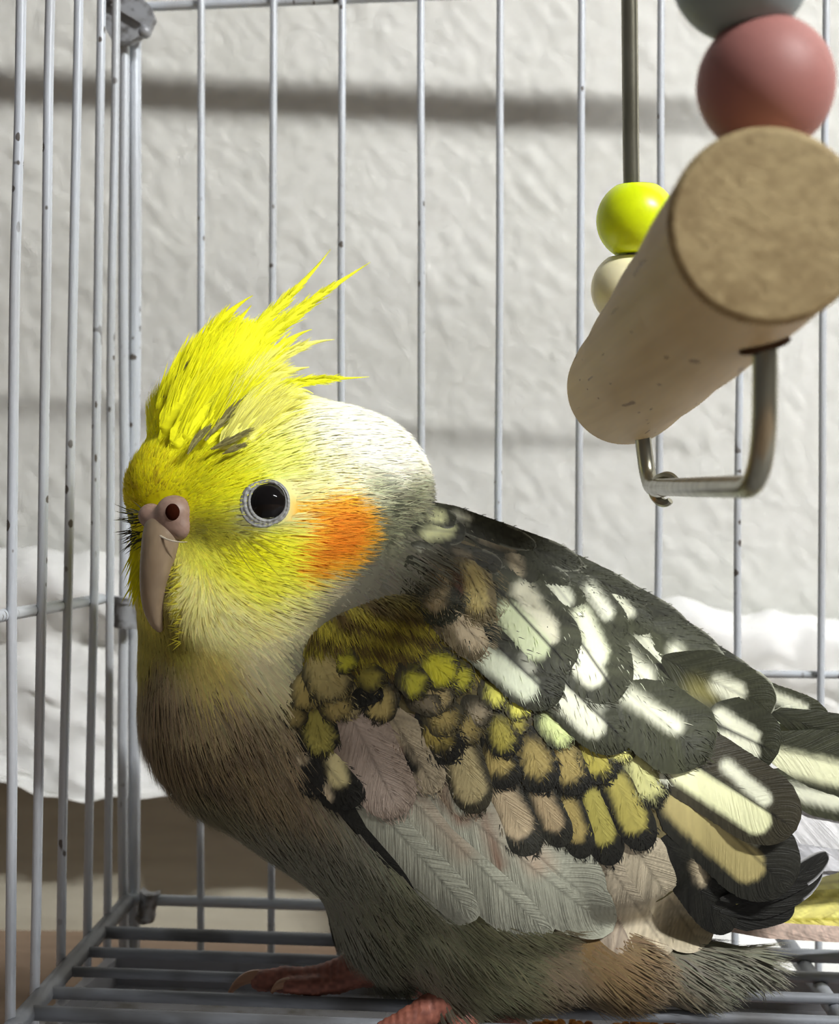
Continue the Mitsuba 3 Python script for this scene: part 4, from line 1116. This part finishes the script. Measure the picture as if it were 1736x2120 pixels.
for k, (pts, W_, cl) in enumerate(crest):
    crest_feather(pts, W_, cl, seed=k + 1, barbs=170 if k < 12 else 120)
G_ = np.array([.24, .22, .08])
for k, (pts, W_) in enumerate(([(432, 902), (476, 854), (530, 806)], 20), ) if False else enumerate((([(424, 912), (476, 854), (532, 804)], 17), ([(388, 940), (420, 896), (444, 876)], 13), ([(436, 930), (490, 905), (532, 882)], 13), ([(460, 940), (492, 926), (516, 918)], 9), ([(326, 848), (356, 800), (398, 738)], 9))):
    crest_feather(pts, W_, G_, wz=26 if k < 4 else 10, seed=40 + k, barbs=60, blen=.7)

# ------------------------------------------------------------------ feet
def foot(chains, claws, label=None):
    f = Field(9)
    for c in chains:
        f.chain(*c)
    pts = np.array([U(*p[:3]) for c in chains for p in c])
    m = surface_net(f, pts.min(0) - .005, pts.max(0) + .005, .00035)
    m.vertices += .00012 * (np.sin(m.vertices[:, :1] * 7000) * .5 + meshkit.fbm(m.vertices * 1600, 2, 3)[:, None] - .5) * m.vertex_normals
    k = put(bird + '__foot', m, 'foot_skin', label, smooth=True)
    for c in claws:
        P = spline([U(*p[:3]) for p in c], 12)
        put(k + '__claw', tube(P, np.interp(np.linspace(0, 1, 12), np.linspace(0, 1, len(c)), [p[3] for p in c]) * PX, 10), 'claw_horn', 'pale curved claw')


foot([[(815, 1985, -95, 40), (770, 2010, -102, 32), (730, 2006, -108, 33), (650, 2026, -112, 24), (590, 2028, -114, 26), (540, 2030, -116, 22)], [(745, 2015, -90, 28), (700, 2036, -86, 20), (650, 2042, -82, 20), (600, 2040, -80, 17)], [(790, 2020, -120, 26), (850, 2046, -150, 18), (890, 2050, -165, 16)]],
     [[(540, 2024, -116, 17), (508, 2026, -117, 13), (484, 2044, -117, 8), (470, 2066, -117, 2.5)], [(600, 2036, -80, 13), (576, 2040, -80, 10), (562, 2056, -80, 3)], [(890, 2048, -165, 12), (915, 2060, -168, 7), (925, 2076, -169, 2)]], 'reddish scaly foot stretched forward')
foot([[(940, 2030, 80, 46), (925, 2070, 95, 38), (880, 2096, 108, 30), (850, 2112, 114, 27), (800, 2134, 120, 24)], [(930, 2075, 90, 34), (960, 2110, 105, 30), (940, 2150, 128, 26), (900, 2180, 140, 24)], [(940, 2075, 70, 30), (1010, 2105, 50, 22), (1060, 2110, 40, 18)]],
     [[(800, 2132, 120, 18), (776, 2144, 122, 12), (764, 2164, 122, 3)], [(900, 2178, 140, 18), (880, 2190, 144, 12), (870, 2210, 145, 3)], [(1060, 2108, 40, 13), (1085, 2120, 38, 8), (1092, 2136, 38, 2)]], 'reddish scaly foot under the belly')
